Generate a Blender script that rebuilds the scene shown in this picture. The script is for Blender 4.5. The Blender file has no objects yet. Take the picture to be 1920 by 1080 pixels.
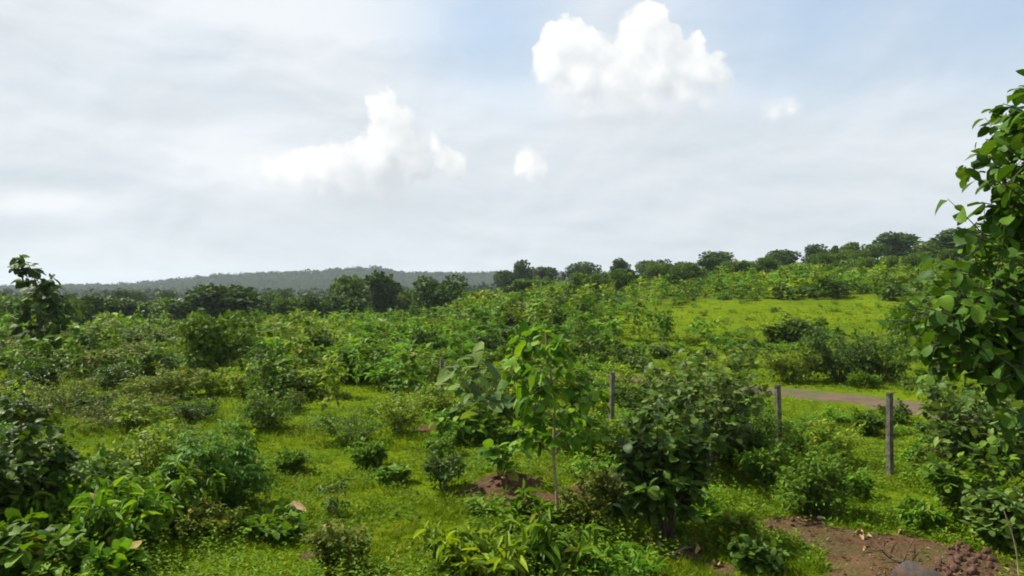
import bpy, math, random
import numpy as np
from mathutils import Vector, Matrix

# ------------------------------------------------------------------ camera, sky, sun, exposure
scene = bpy.context.scene
col = scene.collection
CAM_Z = 3.5          # metres above the near ground
F = 1500.0           # focal length in photo pixels (1920 wide)
HX, HY = 960.0, 545.0

cam_data = bpy.data.cameras.new('camera')
cam_data.lens = 36.0 * F / 1920.0
cam_data.sensor_width = 36.0
cam_data.clip_start = 0.05
cam_data.clip_end = 30000.0
cam = bpy.data.objects.new('camera', cam_data)
col.objects.link(cam)
cam.location = (0, 0, CAM_Z)
cam.rotation_euler = (math.radians(90) + math.atan((HY - 540.0) / F), 0, 0)
scene.camera = cam

SUN_EL = math.radians(50)
SUN_A = math.radians(26)            # sun stands on the left, a little ahead
S_DIR = Vector((-math.cos(SUN_EL) * math.cos(SUN_A), math.cos(SUN_EL) * math.sin(SUN_A), math.sin(SUN_EL)))
sun_data = bpy.data.lights.new('sun', 'SUN')
sun_data.energy = 5.0
sun_data.angle = math.radians(0.6)
sun_data.color = (1.0, 0.93, 0.80)
sun = bpy.data.objects.new('sun', sun_data)
sun.rotation_euler = S_DIR.to_track_quat('Z', 'Y').to_euler()
sun.location = (-30, 10, 60)
col.objects.link(sun)

scene.view_settings.view_transform = 'Standard'
scene.view_settings.look = 'None'
scene.view_settings.gamma = 1.0
scene.view_settings.exposure = 1.0
scene.view_settings.use_curve_mapping = False
scene.cycles.volume_bounces = 1
scene.cycles.max_bounces = 8
scene.cycles.filter_width = 1.8
scene.cycles.transparent_max_bounces = 8


class NT:
    """small expression helper for node trees"""
    def __init__(self, tree):
        self.t = tree

    def node(self, kind, **kw):
        n = self.t.nodes.new(kind)
        for k, v in kw.items():
            setattr(n, k, v)
        return n

    def put(self, sock, v):
        if isinstance(v, bpy.types.NodeSocket):
            self.t.links.new(v, sock)
        elif isinstance(v, (int, float)):
            try:
                sock.default_value = v
            except TypeError:
                sock.default_value = (v, v, v)
        else:
            v = tuple(v)
            if sock.type == 'RGBA' and len(v) == 3:
                v = v + (1.0,)
            sock.default_value = v

    def math(self, op, a, b=0.0, c=None, clamp=False):
        n = self.node('ShaderNodeMath', operation=op, use_clamp=clamp)
        self.put(n.inputs[0], a); self.put(n.inputs[1], b)
        if c is not None:
            self.put(n.inputs[2], c)
        return n.outputs[0]

    def vmath(self, op, a, b=(0, 0, 0), out=0):
        n = self.node('ShaderNodeVectorMath', operation=op)
        self.put(n.inputs[0], a); self.put(n.inputs[1], b)
        return n.outputs[out]

    def smooth(self, v, a, b, lo=0.0, hi=1.0):
        n = self.node('ShaderNodeMapRange', interpolation_type='SMOOTHSTEP')
        self.put(n.inputs[0], v); self.put(n.inputs[1], a); self.put(n.inputs[2], b)
        self.put(n.inputs[3], lo); self.put(n.inputs[4], hi)
        return n.outputs[0]

    def lin(self, v, a, b, lo=0.0, hi=1.0):
        n = self.node('ShaderNodeMapRange')
        self.put(n.inputs[0], v); self.put(n.inputs[1], a); self.put(n.inputs[2], b)
        self.put(n.inputs[3], lo); self.put(n.inputs[4], hi)
        return n.outputs[0]

    def mix(self, fac, a, b, blend='MIX'):
        n = self.node('ShaderNodeMix', data_type='RGBA', blend_type=blend)
        self.put(n.inputs[0], fac); self.put(n.inputs[6], a); self.put(n.inputs[7], b)
        return n.outputs[2]

    def noise(self, vec, scale, detail=2.0, rough=0.5, dist=0.0):
        n = self.node('ShaderNodeTexNoise')
        if vec is not None:
            self.put(n.inputs['Vector'], vec)
        n.inputs['Scale'].default_value = scale
        n.inputs['Detail'].default_value = detail
        n.inputs['Roughness'].default_value = rough
        n.inputs['Distortion'].default_value = dist
        return n.outputs[0]

    def comb(self, x, y, z=0.0):
        n = self.node('ShaderNodeCombineXYZ')
        self.put(n.inputs[0], x); self.put(n.inputs[1], y); self.put(n.inputs[2], z)
        return n.outputs[0]


def sky_pos(px, py):
    """direction of a point of the sky as (azimuth, elevation), in units of 1/15 rad"""
    az = math.atan((px - HX) / F)
    el = math.atan((HY - py) / F * math.cos(az))
    return az * 15.0, el * 15.0


def build_world():
    w = bpy.data.worlds.new('World')
    scene.world = w
    w.use_nodes = True
    t = w.node_tree
    t.nodes.clear()
    N = NT(t)
    out = N.node('ShaderNodeOutputWorld')
    bg = N.node('ShaderNodeBackground')
    bg.inputs[1].default_value = 0.068
    t.links.new(bg.outputs[0], out.inputs[0])
    sky = N.node('ShaderNodeTexSky', sky_type='NISHITA')
    sky.sun_disc = False
    sky.sun_elevation = SUN_EL
    sky.sun_rotation = math.radians(270) + SUN_A
    sky.air_density = 1.0
    sky.dust_density = 1.6
    sky.ozone_density = 1.0
    d = N.node('ShaderNodeTexCoord').outputs['Generated']
    sep = N.node('ShaderNodeSeparateXYZ')
    t.links.new(d, sep.inputs[0])
    x, y, z = sep.outputs
    az = N.math('MULTIPLY', N.math('ARCTAN2', x, y), 15.0)
    el = N.math('MULTIPLY', N.math('ARCSINE', z), 15.0)
    P = N.comb(az, el)
    # cloud layer coordinates: the direction met by a flat layer
    zz = N.math('ADD', N.math('MAXIMUM', z, 0.0), 0.16)
    L = N.comb(N.math('DIVIDE', x, zz), N.math('DIVIDE', y, zz))

    # --- a group that returns how deep a sky point lies inside the heaped clouds
    puffs = []
    for px, py, r in [  # tall heap right of centre
            (1058, 78, 46), (1040, 125, 44), (1100, 84, 40), (1133, 100, 40), (1090, 140, 60), (1150, 140, 55),
            (1208, 48, 42), (1190, 88, 45), (1232, 80, 46), (1225, 130, 62), (1275, 120, 46), (1308, 98, 30), (1312, 136, 44),
            (1340, 128, 30), (1345, 165, 34), (1100, 195, 50), (1220, 195, 50), (1320, 195, 40),  (1275, 170, 50), (1180, 175, 55), (1060, 165, 42),
            # smaller heap on the left
            (718, 205, 34), (742, 225, 38), (730, 270, 52), (700, 310, 55), (640, 300, 42), (600, 315, 48), (555, 320, 46), (505, 318, 30),
            (765, 300, 44), (650, 345, 48), (720, 355, 44), (600, 355, 34), (465, 312, 16),
            (820, 262, 22), (838, 290, 26), (858, 312, 24),
            # puffs
            (985, 300, 26), (1005, 312, 22), (1450, 212, 24), (1480, 210, 22), (1330, 220, 22)]:
        cx, cy = sky_pos(px, py)
        puffs.append((cx, cy, r / 100.0))
    # the same sort of cloud goes on round the rest of the sky
    rr = random.Random(5)
    for k in range(16):
        a0 = math.radians(48 + k * 17 + rr.uniform(-5, 5)) * 15.0
        if a0 > math.pi * 15:
            a0 -= 2 * math.pi * 15
        e0 = rr.uniform(1.6, 5.0)
        for j in range(2):
            puffs.append((a0 + rr.uniform(-.8, .8), e0 + rr.uniform(-.25, .5), rr.uniform(.35, .8)))
    g = bpy.data.node_groups.new('cloud_field', 'ShaderNodeTree')
    g.interface.new_socket('P', in_out='INPUT', socket_type='NodeSocketVector')
    g.interface.new_socket('f', in_out='OUTPUT', socket_type='NodeSocketFloat')
    G = NT(g)
    gi = G.node('NodeGroupInput'); go = G.node('NodeGroupOutput')
    p0 = gi.outputs[0]
    wn = G.node('ShaderNodeTexNoise')
    g.links.new(p0, wn.inputs['Vector'])
    wn.inputs['Scale'].default_value = 1.3; wn.inputs['Detail'].default_value = 3.0
    warp = G.vmath('MULTIPLY', G.vmath('SUBTRACT', wn.outputs[1], (.5, .5, .5)), (.45, .45, 0))
    pw = G.vmath('ADD', p0, warp)
    acc = None
    for cx, cy, r in puffs:
        dd = G.vmath('DISTANCE', pw, (cx, cy, 0), out=1)
        s = G.math('SUBTRACT', r, dd)
        acc = s if acc is None else G.math('SMOOTH_MAX', acc, s, 0.12)
    n1 = G.noise(p0, 3.4, 8.0, 0.66)
    vor = G.node('ShaderNodeTexVoronoi', feature='SMOOTH_F1')
    g.links.new(pw, vor.inputs['Vector'])
    vor.inputs['Scale'].default_value = 4.5
    bill = G.math('SUBTRACT', 0.45, vor.outputs['Distance'])
    f = G.math('ADD', acc, G.math('MULTIPLY', G.math('SUBTRACT', n1, 0.5), 0.36))
    f = G.math('ADD', f, G.math('MULTIPLY', bill, 0.20))
    g.links.new(f, go.inputs[0])

    def field(p):
        n = N.node('ShaderNodeGroup')
        n.node_tree = g
        N.put(n.inputs[0], p)
        return n.outputs[0]
    f0 = field(P)
    f1 = field(N.vmath('ADD', P, (-.26, .34, 0)))
    def blob(px, py, rx, ry):
        cx, cy = sky_pos(px, py)
        v = N.vmath('MULTIPLY', N.vmath('SUBTRACT', P, (cx, cy, 0)), (100.0 / rx, 100.0 / ry, 0))
        return N.math('EXPONENT', N.math('MULTIPLY', N.vmath('DOT_PRODUCT', v, v, out=1), -1.0))
    lit = N.math('ADD', 0.62, N.math('MULTIPLY', N.math('SUBTRACT', f0, f1), 1.5))
    shade_ = N.math('MAXIMUM', blob(735, 345, 120, 70), N.math('MULTIPLY', blob(1240, 215, 240, 50), .8))
    lit = N.math('SUBTRACT', lit, N.math('MULTIPLY', shade_, .42), clamp=True)
    soft = N.math('MAXIMUM', blob(1200, 225, 300, 60), N.math('MAXIMUM', blob(650, 396, 240, 40), blob(420, 320, 70, 50)))
    soft = N.math('ADD', soft, N.smooth(N.noise(P, 0.8, 3.0), .5, .75, 0, .5), clamp=True)
    a_lo = N.lin(soft, 0, 1, -0.02, -0.16)
    a_hi = N.lin(soft, 0, 1, 0.05, 0.75)
    alpha = N.smooth(f0, a_lo, a_hi)
    # thin veil
    nv = N.noise(L, 0.55, 6.0, 0.55, 0.3)
    nb = N.noise(L, 0.9, 6.0, 0.55, 0.6)
    n3 = N.noise(P, 0.42, 4.0, 0.5, 0.2)

    gap = N.math('MAXIMUM', blob(925, 35, 170, 150), N.math('MAXIMUM', blob(1560, 0, 330, 170), blob(1850, 20, 300, 140)))
    gap = N.math('ADD', gap, N.smooth(nv, .56, .75, 0, .5))
    gap = N.math('ADD', gap, N.math('MULTIPLY', N.math('SUBTRACT', n3, .5), .7))
    gap = N.math('MULTIPLY', gap, N.smooth(z, 0.10, 0.24))
    veil = N.math('SUBTRACT', 0.97, N.math('MULTIPLY', N.math('MAXIMUM', gap, 0.0), 0.72), clamp=True)
    vb = N.math('ADD', N.math('MULTIPLY', N.math('SUBTRACT', nb, .5), .34), N.math('MULTIPLY', N.math('SUBTRACT', n3, .5), .22))
    streak = N.noise(N.vmath('MULTIPLY', P, (.35, 2.4, 1)), .55, 5.0, .6, .4)
    vb = N.math('ADD', vb, N.math('MULTIPLY', N.math('SUBTRACT', streak, .5), .75))
    vb = N.math('ADD', vb, N.lin(z, 0.0, 0.35, -0.24, 0.12))
    vb = N.math('ADD', vb, N.math('MULTIPLY', N.math('MAXIMUM', N.math('MAXIMUM', blob(1060, 190, 300, 48), blob(520, 310, 200, 60)), N.math('MAXIMUM', blob(80, 380, 90, 22), blob(620, 30, 320, 40))), .62))
    vb = N.math('ADD', vb, 0.56)
    bp_ = N.vmath('MULTIPLY', P, (.62, 1.25, 1))
    bank = N.math('SUBTRACT', N.noise(bp_, .55, 7.0, .55, .35), N.noise(N.vmath('ADD', bp_, (-.10, .24, 0)), .55, 7.0, .55, .35))
    vb = N.math('ADD', vb, N.math('MULTIPLY', bank, 1.9), clamp=True)
    vcol = N.mix(vb, (4.45, 4.95, 5.4), (6.6, 6.85, 7.1))
    skyb = N.vmath('MULTIPLY', sky.outputs[0], (1.0, 1.0, 1.0))
    thin = N.mix(0.5, skyb, (4.4, 5.9, 7.6))
    base = N.mix(veil, thin, vcol)
    ccol = N.mix(lit, (5.0, 5.35, 5.65), (7.5, 7.5, 7.45))
    full = N.mix(N.math('MULTIPLY', alpha, 0.93), base, ccol)
    # under the left heap the cloud base is greyer
    under = N.math('MULTIPLY', N.math('MAXIMUM', blob(705, 382, 150, 34), N.math('MAXIMUM', N.math('MULTIPLY', blob(1400, 450, 170, 45), .5), N.math('MULTIPLY', blob(1120, 226, 240, 16), .55))), .5)
    full = N.mix(under, full, (4.3, 4.75, 5.05))
    t.links.new(full, bg.inputs[0])
    w.cycles.sampling_method = 'MANUAL'
    w.cycles.sample_map_resolution = 512


build_world()

# ------------------------------------------------------------------ numpy helpers
RNG = np.random.default_rng(11)


def _hash(ix, iy, seed):
    n = (ix.astype(np.int64) * 374761393 + iy.astype(np.int64) * 668265263 + seed * 144269504) & 0xffffffff
    n = ((n ^ (n >> 13)) * 1274126177) & 0xffffffff
    return ((n ^ (n >> 16)) & 0xffff) / 65535.0


def vnoise(x, y, seed=0):
    x = np.asarray(x, float); y = np.asarray(y, float)
    ix = np.floor(x); iy = np.floor(y)
    fx = x - ix; fy = y - iy
    fx = fx * fx * (3 - 2 * fx); fy = fy * fy * (3 - 2 * fy)
    a = _hash(ix, iy, seed); b = _hash(ix + 1, iy, seed)
    c = _hash(ix, iy + 1, seed); d = _hash(ix + 1, iy + 1, seed)
    return (a * (1 - fx) + b * fx) * (1 - fy) + (c * (1 - fx) + d * fx) * fy - 0.5


def sstep(a, b, v):
    t = np.clip((np.asarray(v, float) - a) / (b - a), 0, 1)
    return t * t * (3 - 2 * t)


SU = [-3, -0.64, -0.22, -0.10, 0.0, 0.15, 0.32, 0.5, 0.7, 3]
SS = [-.03, -.03, -.026, -.012, 0.026, .044, .064, .080, .088, .09]
MOUNDS = []      # x, y, height, radius


def terrain(x, y):
    x = np.asarray(x, float); y = np.asarray(y, float)
    u = x / np.maximum(y, 12.0)
    s = sum(np.interp(u + o, SU, SS) for o in (-.06, -.03, 0, .03, .06)) / 5.0
    g = 0.5 * ((y - 33) + np.sqrt((y - 33) ** 2 + 60)) - 0.42
    g = np.maximum(g, 0)
    G = sum(np.interp(g + o, [0, 60, 120, 180, 230, 400, 800, 1400, 9e9], [0, 58, 104, 136, 146, 120, 50, 0, 0]) for o in (0, 8, 16)) / 3.0
    G = np.minimum(G, g)
    z = s * G
    r = np.hypot(x, y)
    z = z + 0.16 * vnoise(x / 5.5, y / 5.5, 1) + 0.07 * vnoise(x / 1.9, y / 1.9, 2) + 0.06 * vnoise(x / .8, y / .8, 9)
    z = z + sstep(35, 90, r) * 0.7 * vnoise(x / 22, y / 22, 3) + sstep(150, 500, r) * 3.0 * vnoise(x / 120, y / 120, 4)
    for mx, my, mh, mr in MOUNDS:
        z = z + mh * np.exp(-((x - mx) ** 2 + (y - my) ** 2) / mr ** 2)
    return z


def H(x, y):
    return float(terrain(np.array([x]), np.array([y]))[0])


_YS = np.geomspace(4, 600, 1600)


def hit(px, py):
    """where the line of sight of a photo pixel meets the ground"""
    u = (px - HX) / F
    v = -(py - HY) / F
    z = CAM_Z + v * _YS
    dz = z - terrain(u * _YS, _YS)
    k = int(np.argmax(dz < 0))
    if k == 0:
        k = len(_YS) - 1
    t = dz[k - 1] / (dz[k - 1] - dz[k] + 1e-9)
    yy = _YS[k - 1] + t * (_YS[k] - _YS[k - 1])
    return np.array([u * yy, yy, H(u * yy, yy)])


def at(px, py, d):
    return np.array([(px - HX) / F * d, d, CAM_Z - (py - HY) / F * d])


def to_px(x, y, z):
    return HX + F * x / y, HY - F * (z - CAM_Z) / y


_p = hit(955, 905); MOUNDS.append((_p[0], _p[1], 0.20, 0.75))
_p = hit(1640, 1075); MOUNDS.append((_p[0], _p[1], 0.10, 0.6))
_p = hit(1800, 1060); MOUNDS.append((_p[0], _p[1], 0.12, 0.7))


def tri_mesh(name, V, T, mat, rnd=None, smooth=False):
    me = bpy.data.meshes.new(name)
    V = np.asarray(V, np.float32); T = np.asarray(T, np.int32)
    nv, nt = len(V), len(T)
    me.vertices.add(nv)
    me.vertices.foreach_set('co', V.ravel())
    me.loops.add(nt * 3)
    me.loops.foreach_set('vertex_index', T.ravel())
    me.polygons.add(nt)
    me.polygons.foreach_set('loop_start', np.arange(0, nt * 3, 3, dtype=np.int32))
    me.polygons.foreach_set('loop_total', np.full(nt, 3, np.int32))
    me.polygons.foreach_set('use_smooth', np.full(nt, smooth, bool))
    if rnd is not None:
        a = me.attributes.new('rnd', 'FLOAT', 'FACE')
        a.data.foreach_set('value', np.asarray(rnd, np.float32))
    me.materials.append(mat)
    me.update(calc_edges=True)
    return me


def obj(name, me, parent=None, loc=None):
    o = bpy.data.objects.new(name, me)
    col.objects.link(o)
    if parent is not None:
        o.parent = parent
    if loc is not None:
        o.location = tuple(float(c) for c in loc)
    return o


def tag(o, label=None, cat=None, group=None, kind=None):
    if label: o['label'] = label
    if cat: o['category'] = cat
    if group: o['group'] = group
    if kind: o['kind'] = kind
    return o


def tubes(lines, sides=5):
    """lines: list of (points Nx3, radii N) -> vertices, triangles"""
    Vs, Ts, off = [], [], 0
    ang = np.arange(sides) * 2 * math.pi / sides
    for P, R in lines:
        P = np.asarray(P, float); R = np.asarray(R, float)
        n = len(P)
        tang = np.gradient(P, axis=0)
        tang /= np.linalg.norm(tang, axis=1, keepdims=True) + 1e-9
        ref = np.where(np.abs(tang[:, 2:3]) > .9, np.array([[1., 0, 0]]), np.array([[0, 0, 1.]]))
        a = np.cross(tang, ref); a /= np.linalg.norm(a, axis=1, keepdims=True) + 1e-9
        b = np.cross(tang, a)
        ring = P[:, None, :] + R[:, None, None] * (np.cos(ang)[None, :, None] * a[:, None, :] + np.sin(ang)[None, :, None] * b[:, None, :])
        Vs.append(ring.reshape(-1, 3)); Vs.append(P[-1:] + tang[-1:] * R[-1])
        i = np.arange(n - 1)[:, None] * sides; j = np.arange(sides)[None, :]; j2 = (j + 1) % sides
        q = np.stack([i + j, i + j2, i + sides + j2, i + sides + j], -1).reshape(-1, 4) + off
        Ts.append(q[:, [0, 1, 2]]); Ts.append(q[:, [0, 2, 3]])
        jj = np.arange(sides)
        base = off + (n - 1) * sides
        Ts.append(np.stack([base + jj, base + (jj + 1) % sides, np.full(sides, off + n * sides)], -1))
        off += n * sides + 1
    return np.concatenate(Vs), np.concatenate(Ts)


# ------------------------------------------------------------------ leaf shapes (x along, y across, z up), unit size
def tmpl_low():
    V = np.array([[0, 0, 0], [.45, .5, .10], [.45, 0, 0], [.45, -.5, .10], [1, 0, -.15]])
    T = np.array([[0, 2, 1], [0, 3, 2], [2, 4, 1], [2, 3, 4]])
    return V, T


def tmpl_leaf(widths, fold, droop, wav=0.0, seed=0, xs=None):
    r = np.random.default_rng(seed)
    n = len(widths)
    xs = np.linspace(0, 1, n + 2) if xs is None else xs
    V = [[0, 0, 0]]
    for k in range(n):
        x = xs[k + 1]
        zc = -droop * x * x
        w = widths[k] * .5
        for s in (1, 0, -1):
            V.append([x + (0.02 if s else 0), s * w, zc + (fold * widths[k] + r.uniform(-wav, wav)) * abs(s)])
    V.append([1, 0, -droop])
    T = []
    T += [[0, 2, 1], [0, 3, 2]]
    for k in range(n - 1):
        a = 1 + 3 * k; b = a + 3
        T += [[a, a + 1, b + 1], [a, b + 1, b], [a + 1, a + 2, b + 2], [a + 1, b + 2, b + 1]]
    a = 1 + 3 * (n - 1); tip = len(V) - 1
    T += [[a, a + 1, tip], [a + 1, a + 2, tip]]
    return np.array(V, float), np.array(T)


LEAF = {
    'low': [tmpl_low()],
    'quad': [(np.array([[0, 0, 0], [.5, .5, .06], [1, 0, -.1], [.5, -.5, .06]], float), np.array([[0, 2, 1], [0, 3, 2]]))],
    'broad': [tmpl_leaf([.62, 1, .95, .6], f, d, .05, i, [0, .14, .38, .64, .86, 1]) for i, (f, d) in enumerate([(.10, .10), (.05, .30), (.16, .45), (-.04, .22)])],
    'teak': [tmpl_leaf([.5, .9, 1, .66], f, d, .06, 20 + i, [0, .12, .34, .62, .86, 1]) for i, (f, d) in enumerate([(.10, .15), (.06, .40), (.14, .6), (-.05, .3)])],
    'lance': [tmpl_leaf([.7, 1, .7], f, d, .03, 40 + i, [0, .2, .48, .78, 1]) for i, (f, d) in enumerate([(.2, .15), (.12, .45), (.25, .7)])],
}


def frames(D, Nn):
    D = D / (np.linalg.norm(D, axis=1, keepdims=True) + 1e-9)
    Nn = Nn - (Nn * D).sum(1, keepdims=True) * D
    Nn = Nn / (np.linalg.norm(Nn, axis=1, keepdims=True) + 1e-9)
    Sd = np.cross(Nn, D)
    return D, Sd, Nn


def leaf_tris(lv, tm, rng):
    """join many leaves into one triangle soup; lv = dict P,D,N,L,W"""
    P, L, W = lv['P'], lv['L'], lv['W']
    D, Sd, Nn = frames(lv['D'], lv['N'])
    tms = LEAF[tm]
    which = rng.integers(0, len(tms), len(P))
    Vs, Ts, Rs, off = [], [], [], 0
    for k, (V, T) in enumerate(tms):
        m = which == k
        n = int(m.sum())
        if n == 0:
            continue
        v = (P[m][:, None, :] + V[None, :, 0:1] * (D[m] * L[m][:, None])[:, None, :]
             + V[None, :, 1:2] * (Sd[m] * W[m][:, None])[:, None, :] + V[None, :, 2:3] * (Nn[m] * L[m][:, None])[:, None, :])
        Vs.append(v.reshape(-1, 3))
        t = T[None] + (np.arange(n) * len(V))[:, None, None] + off
        Ts.append(t.reshape(-1, 3))
        Rs.append(np.repeat(rng.random(n), len(T)))
        off += n * len(V)
    return np.concatenate(Vs), np.concatenate(Ts), np.concatenate(Rs)


# ------------------------------------------------------------------ materials
def new_mat(name):
    m = bpy.data.materials.new(name)
    m.use_nodes = True
    m.node_tree.nodes.clear()
    N = NT(m.node_tree)
    out = N.node('ShaderNodeOutputMaterial')
    return m, N, out


def leaf_mat(name, dark, mid, light, trans=0.35, rough=0.45, dry=0.0, k=(1.18, 1.34, .50), spec=.09):
    dark, mid, light = (tuple(c * q for c, q in zip(t, k)) for t in (dark, mid, light))
    m, N, out = new_mat(name)
    a = N.node('ShaderNodeAttribute', attribute_name='rnd')
    oi = N.node('ShaderNodeObjectInfo')
    v = N.math('FRACT', N.math('ADD', a.outputs['Fac'], oi.outputs['Random']))
    ramp = N.node('ShaderNodeValToRGB')
    e = ramp.color_ramp.elements
    e[0].position = 0.0; e[0].color = dark + (1,)
    e[1].position = 1.0; e[1].color = light + (1,)
    k = e.new(0.5); k.color = mid + (1,)
    if dry:
        k = e.new(1.0 - dry); k.color = light + (1,)
        e[-1].color = (0.20, 0.13, 0.035, 1)
    N.put(ramp.inputs[0], v)
    br = N.math('ADD', 0.82, N.math('MULTIPLY', oi.outputs['Random'], 0.36))
    c = N.mix(1.0, ramp.outputs[0], N.comb(br, br, br), 'MULTIPLY')
    tc = N.node('ShaderNodeTexCoord')
    n = N.noise(tc.outputs['Object'], 9.0, 3.0)
    n = N.lin(n, .3, .7, .78, 1.22)
    c = N.mix(1.0, c, N.comb(n, n, n), 'MULTIPLY')
    b = N.node('ShaderNodeBsdfPrincipled')
    N.put(b.inputs['Base Color'], c)
    b.inputs['Roughness'].default_value = rough + .08
    b.inputs['Specular IOR Level'].default_value = spec
    tr = N.node('ShaderNodeBsdfTranslucent')
    tc2 = N.mix(1.0, c, (1.5, 1.45, 0.5), 'MULTIPLY')
    N.put(tr.inputs[0], tc2)
    mx = N.node('ShaderNodeMixShader')
    mx.inputs[0].default_value = trans * .8
    N.t.links.new(b.outputs[0], mx.inputs[1]); N.t.links.new(tr.outputs[0], mx.inputs[2])
    N.t.links.new(mx.outputs[0], out.inputs[0])
    return m


def solid_mat(name, c1, c2, scale=6.0, rough=0.85, bump=0.3, c3=None, coords='Object', detail=6.0):
    m, N, out = new_mat(name)
    c1, c2 = (tuple(q * .76 for q in t) for t in (c1, c2))
    c3 = tuple(q * .76 for q in c3) if c3 else None
    tc = N.node('ShaderNodeTexCoord')
    v = tc.outputs[coords]
    n = N.noise(v, scale, detail, 0.6)
    c = N.mix(N.smooth(n, .35, .65), c1, c2)
    if c3:
        n2 = N.noise(v, scale * .37, 4.0, .6, .5)
        c = N.mix(N.smooth(n2, .52, .66), c, c3)
    b = N.node('ShaderNodeBsdfPrincipled')
    N.put(b.inputs['Base Color'], c)
    b.inputs['Roughness'].default_value = rough
    b.inputs['Specular IOR Level'].default_value = 0.25 if bump else 0.0
    if bump:
        bp = N.node('ShaderNodeBump')
        bp.inputs['Strength'].default_value = bump
        bp.inputs['Distance'].default_value = 0.02
        N.put(bp.inputs['Height'], N.noise(v, scale * 3, 5.0, .65))
        N.t.links.new(bp.outputs[0], b.inputs['Normal'])
    N.t.links.new(b.outputs[0], out.inputs[0])
    return m


M = {}
M['yellow'] = leaf_mat('leaf_yellow_green', (.052, .085, .012), (.085, .125, .018), (.15, .18, .026), .40, .45, .03)
M['green'] = leaf_mat('leaf_green', (.030, .062, .011), (.052, .095, .015), (.085, .135, .022), .38, .45, .03)
M['fresh'] = leaf_mat('leaf_fresh_green', (.035, .085, .014), (.06, .125, .022), (.12, .175, .035), .42, .45, .03)
M['dark'] = leaf_mat('leaf_dark_green', (.016, .036, .010), (.030, .055, .015), (.055, .085, .026), .3, .38)
M['grey'] = leaf_mat('leaf_grey_green', (.030, .055, .024), (.056, .086, .040), (.105, .138, .075), .30, .40)
M['olive'] = leaf_mat('leaf_olive', (.036, .05, .011), (.058, .076, .015), (.09, .108, .023), .33, .5, .06)
M['fern'] = leaf_mat('leaf_deep_green', (.018, .052, .008), (.033, .08, .011), (.065, .125, .018), .33)
M['teak'] = leaf_mat('leaf_broad_green', (.024, .055, .014), (.044, .084, .02), (.09, .138, .03), .4, .42)
M['canopy'] = leaf_mat('leaf_dark_broad', (.018, .044, .012), (.034, .068, .017), (.07, .112, .026), .30, .42)
M['tree'] = leaf_mat('leaf_tree_crown', (.014, .030, .010), (.026, .048, .013), (.046, .072, .018), .25, .5)
M['tree2'] = leaf_mat('leaf_tree_light', (.028, .052, .012), (.046, .076, .016), (.075, .108, .022), .28, .5)
M['far'] = leaf_mat('leaf_far_wood', (.014, .026, .012), (.022, .036, .014), (.034, .05, .018), .15, .6)
M['grass'] = leaf_mat('grass_blade', (.082, .130, .006), (.120, .175, .008), (.172, .215, .014), .42, .6, .05, (.80, .88, .6), .04)
M['pale'] = leaf_mat('leaf_pale_broad', (.045, .085, .026), (.078, .128, .04), (.15, .20, .05), .36, .45, 0, (.8, .9, .75))
M['weed'] = leaf_mat('weed_leaf', (.045, .095, .012), (.075, .14, .018), (.12, .18, .025), .38, .5, 0, (1.2, 1.2, .5), .08)
M['stem'] = solid_mat('green_brown_stem', (.10, .10, .045), (.055, .05, .028), 14, .8, .2)
M['pale_stem'] = solid_mat('pale_bark', (.34, .30, .17), (.22, .18, .10), 12, .8, .3)
M['bark'] = solid_mat('grey_bark', (.13, .11, .085), (.065, .052, .04), 9, .9, .6)
M['dry'] = solid_mat('dry_leaf', (.42, .31, .16), (.27, .17, .08), 12, .8, .3)
M['deadwood'] = solid_mat('dead_wood', (.09, .055, .032), (.05, .03, .02), 18, .9, .4)
M['greywood'] = solid_mat('weathered_stick', (.28, .25, .19), (.16, .13, .09), 16, .9, .4)
M['concrete'] = solid_mat('weathered_concrete', (.19, .18, .14), (.085, .08, .062), 6, .92, .7, (.035, .038, .026))
M['darkpost'] = solid_mat('dark_weathered_wood', (.085, .075, .06), (.045, .04, .03), 9, .92, .5)
M['rock'] = solid_mat('grey_rock', (.075, .064, .058), (.05, .043, .038), 5, .9, .8, (.11, .06, .036))
M['redstone'] = solid_mat('red_brown_stone', (.17, .085, .055), (.085, .045, .033), 9, .92, .6)
M['palestone'] = solid_mat('pale_stone', (.55, .50, .42), (.42, .37, .30), 9, .9, .3)
M['whitewall'] = solid_mat('white_wall', (.75, .75, .73), (.66, .66, .63), 1.5, .9, .05)
M['roofgrey'] = solid_mat('pale_roof', (.55, .55, .54), (.45, .44, .43), 1.0, .8, .1)


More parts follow.
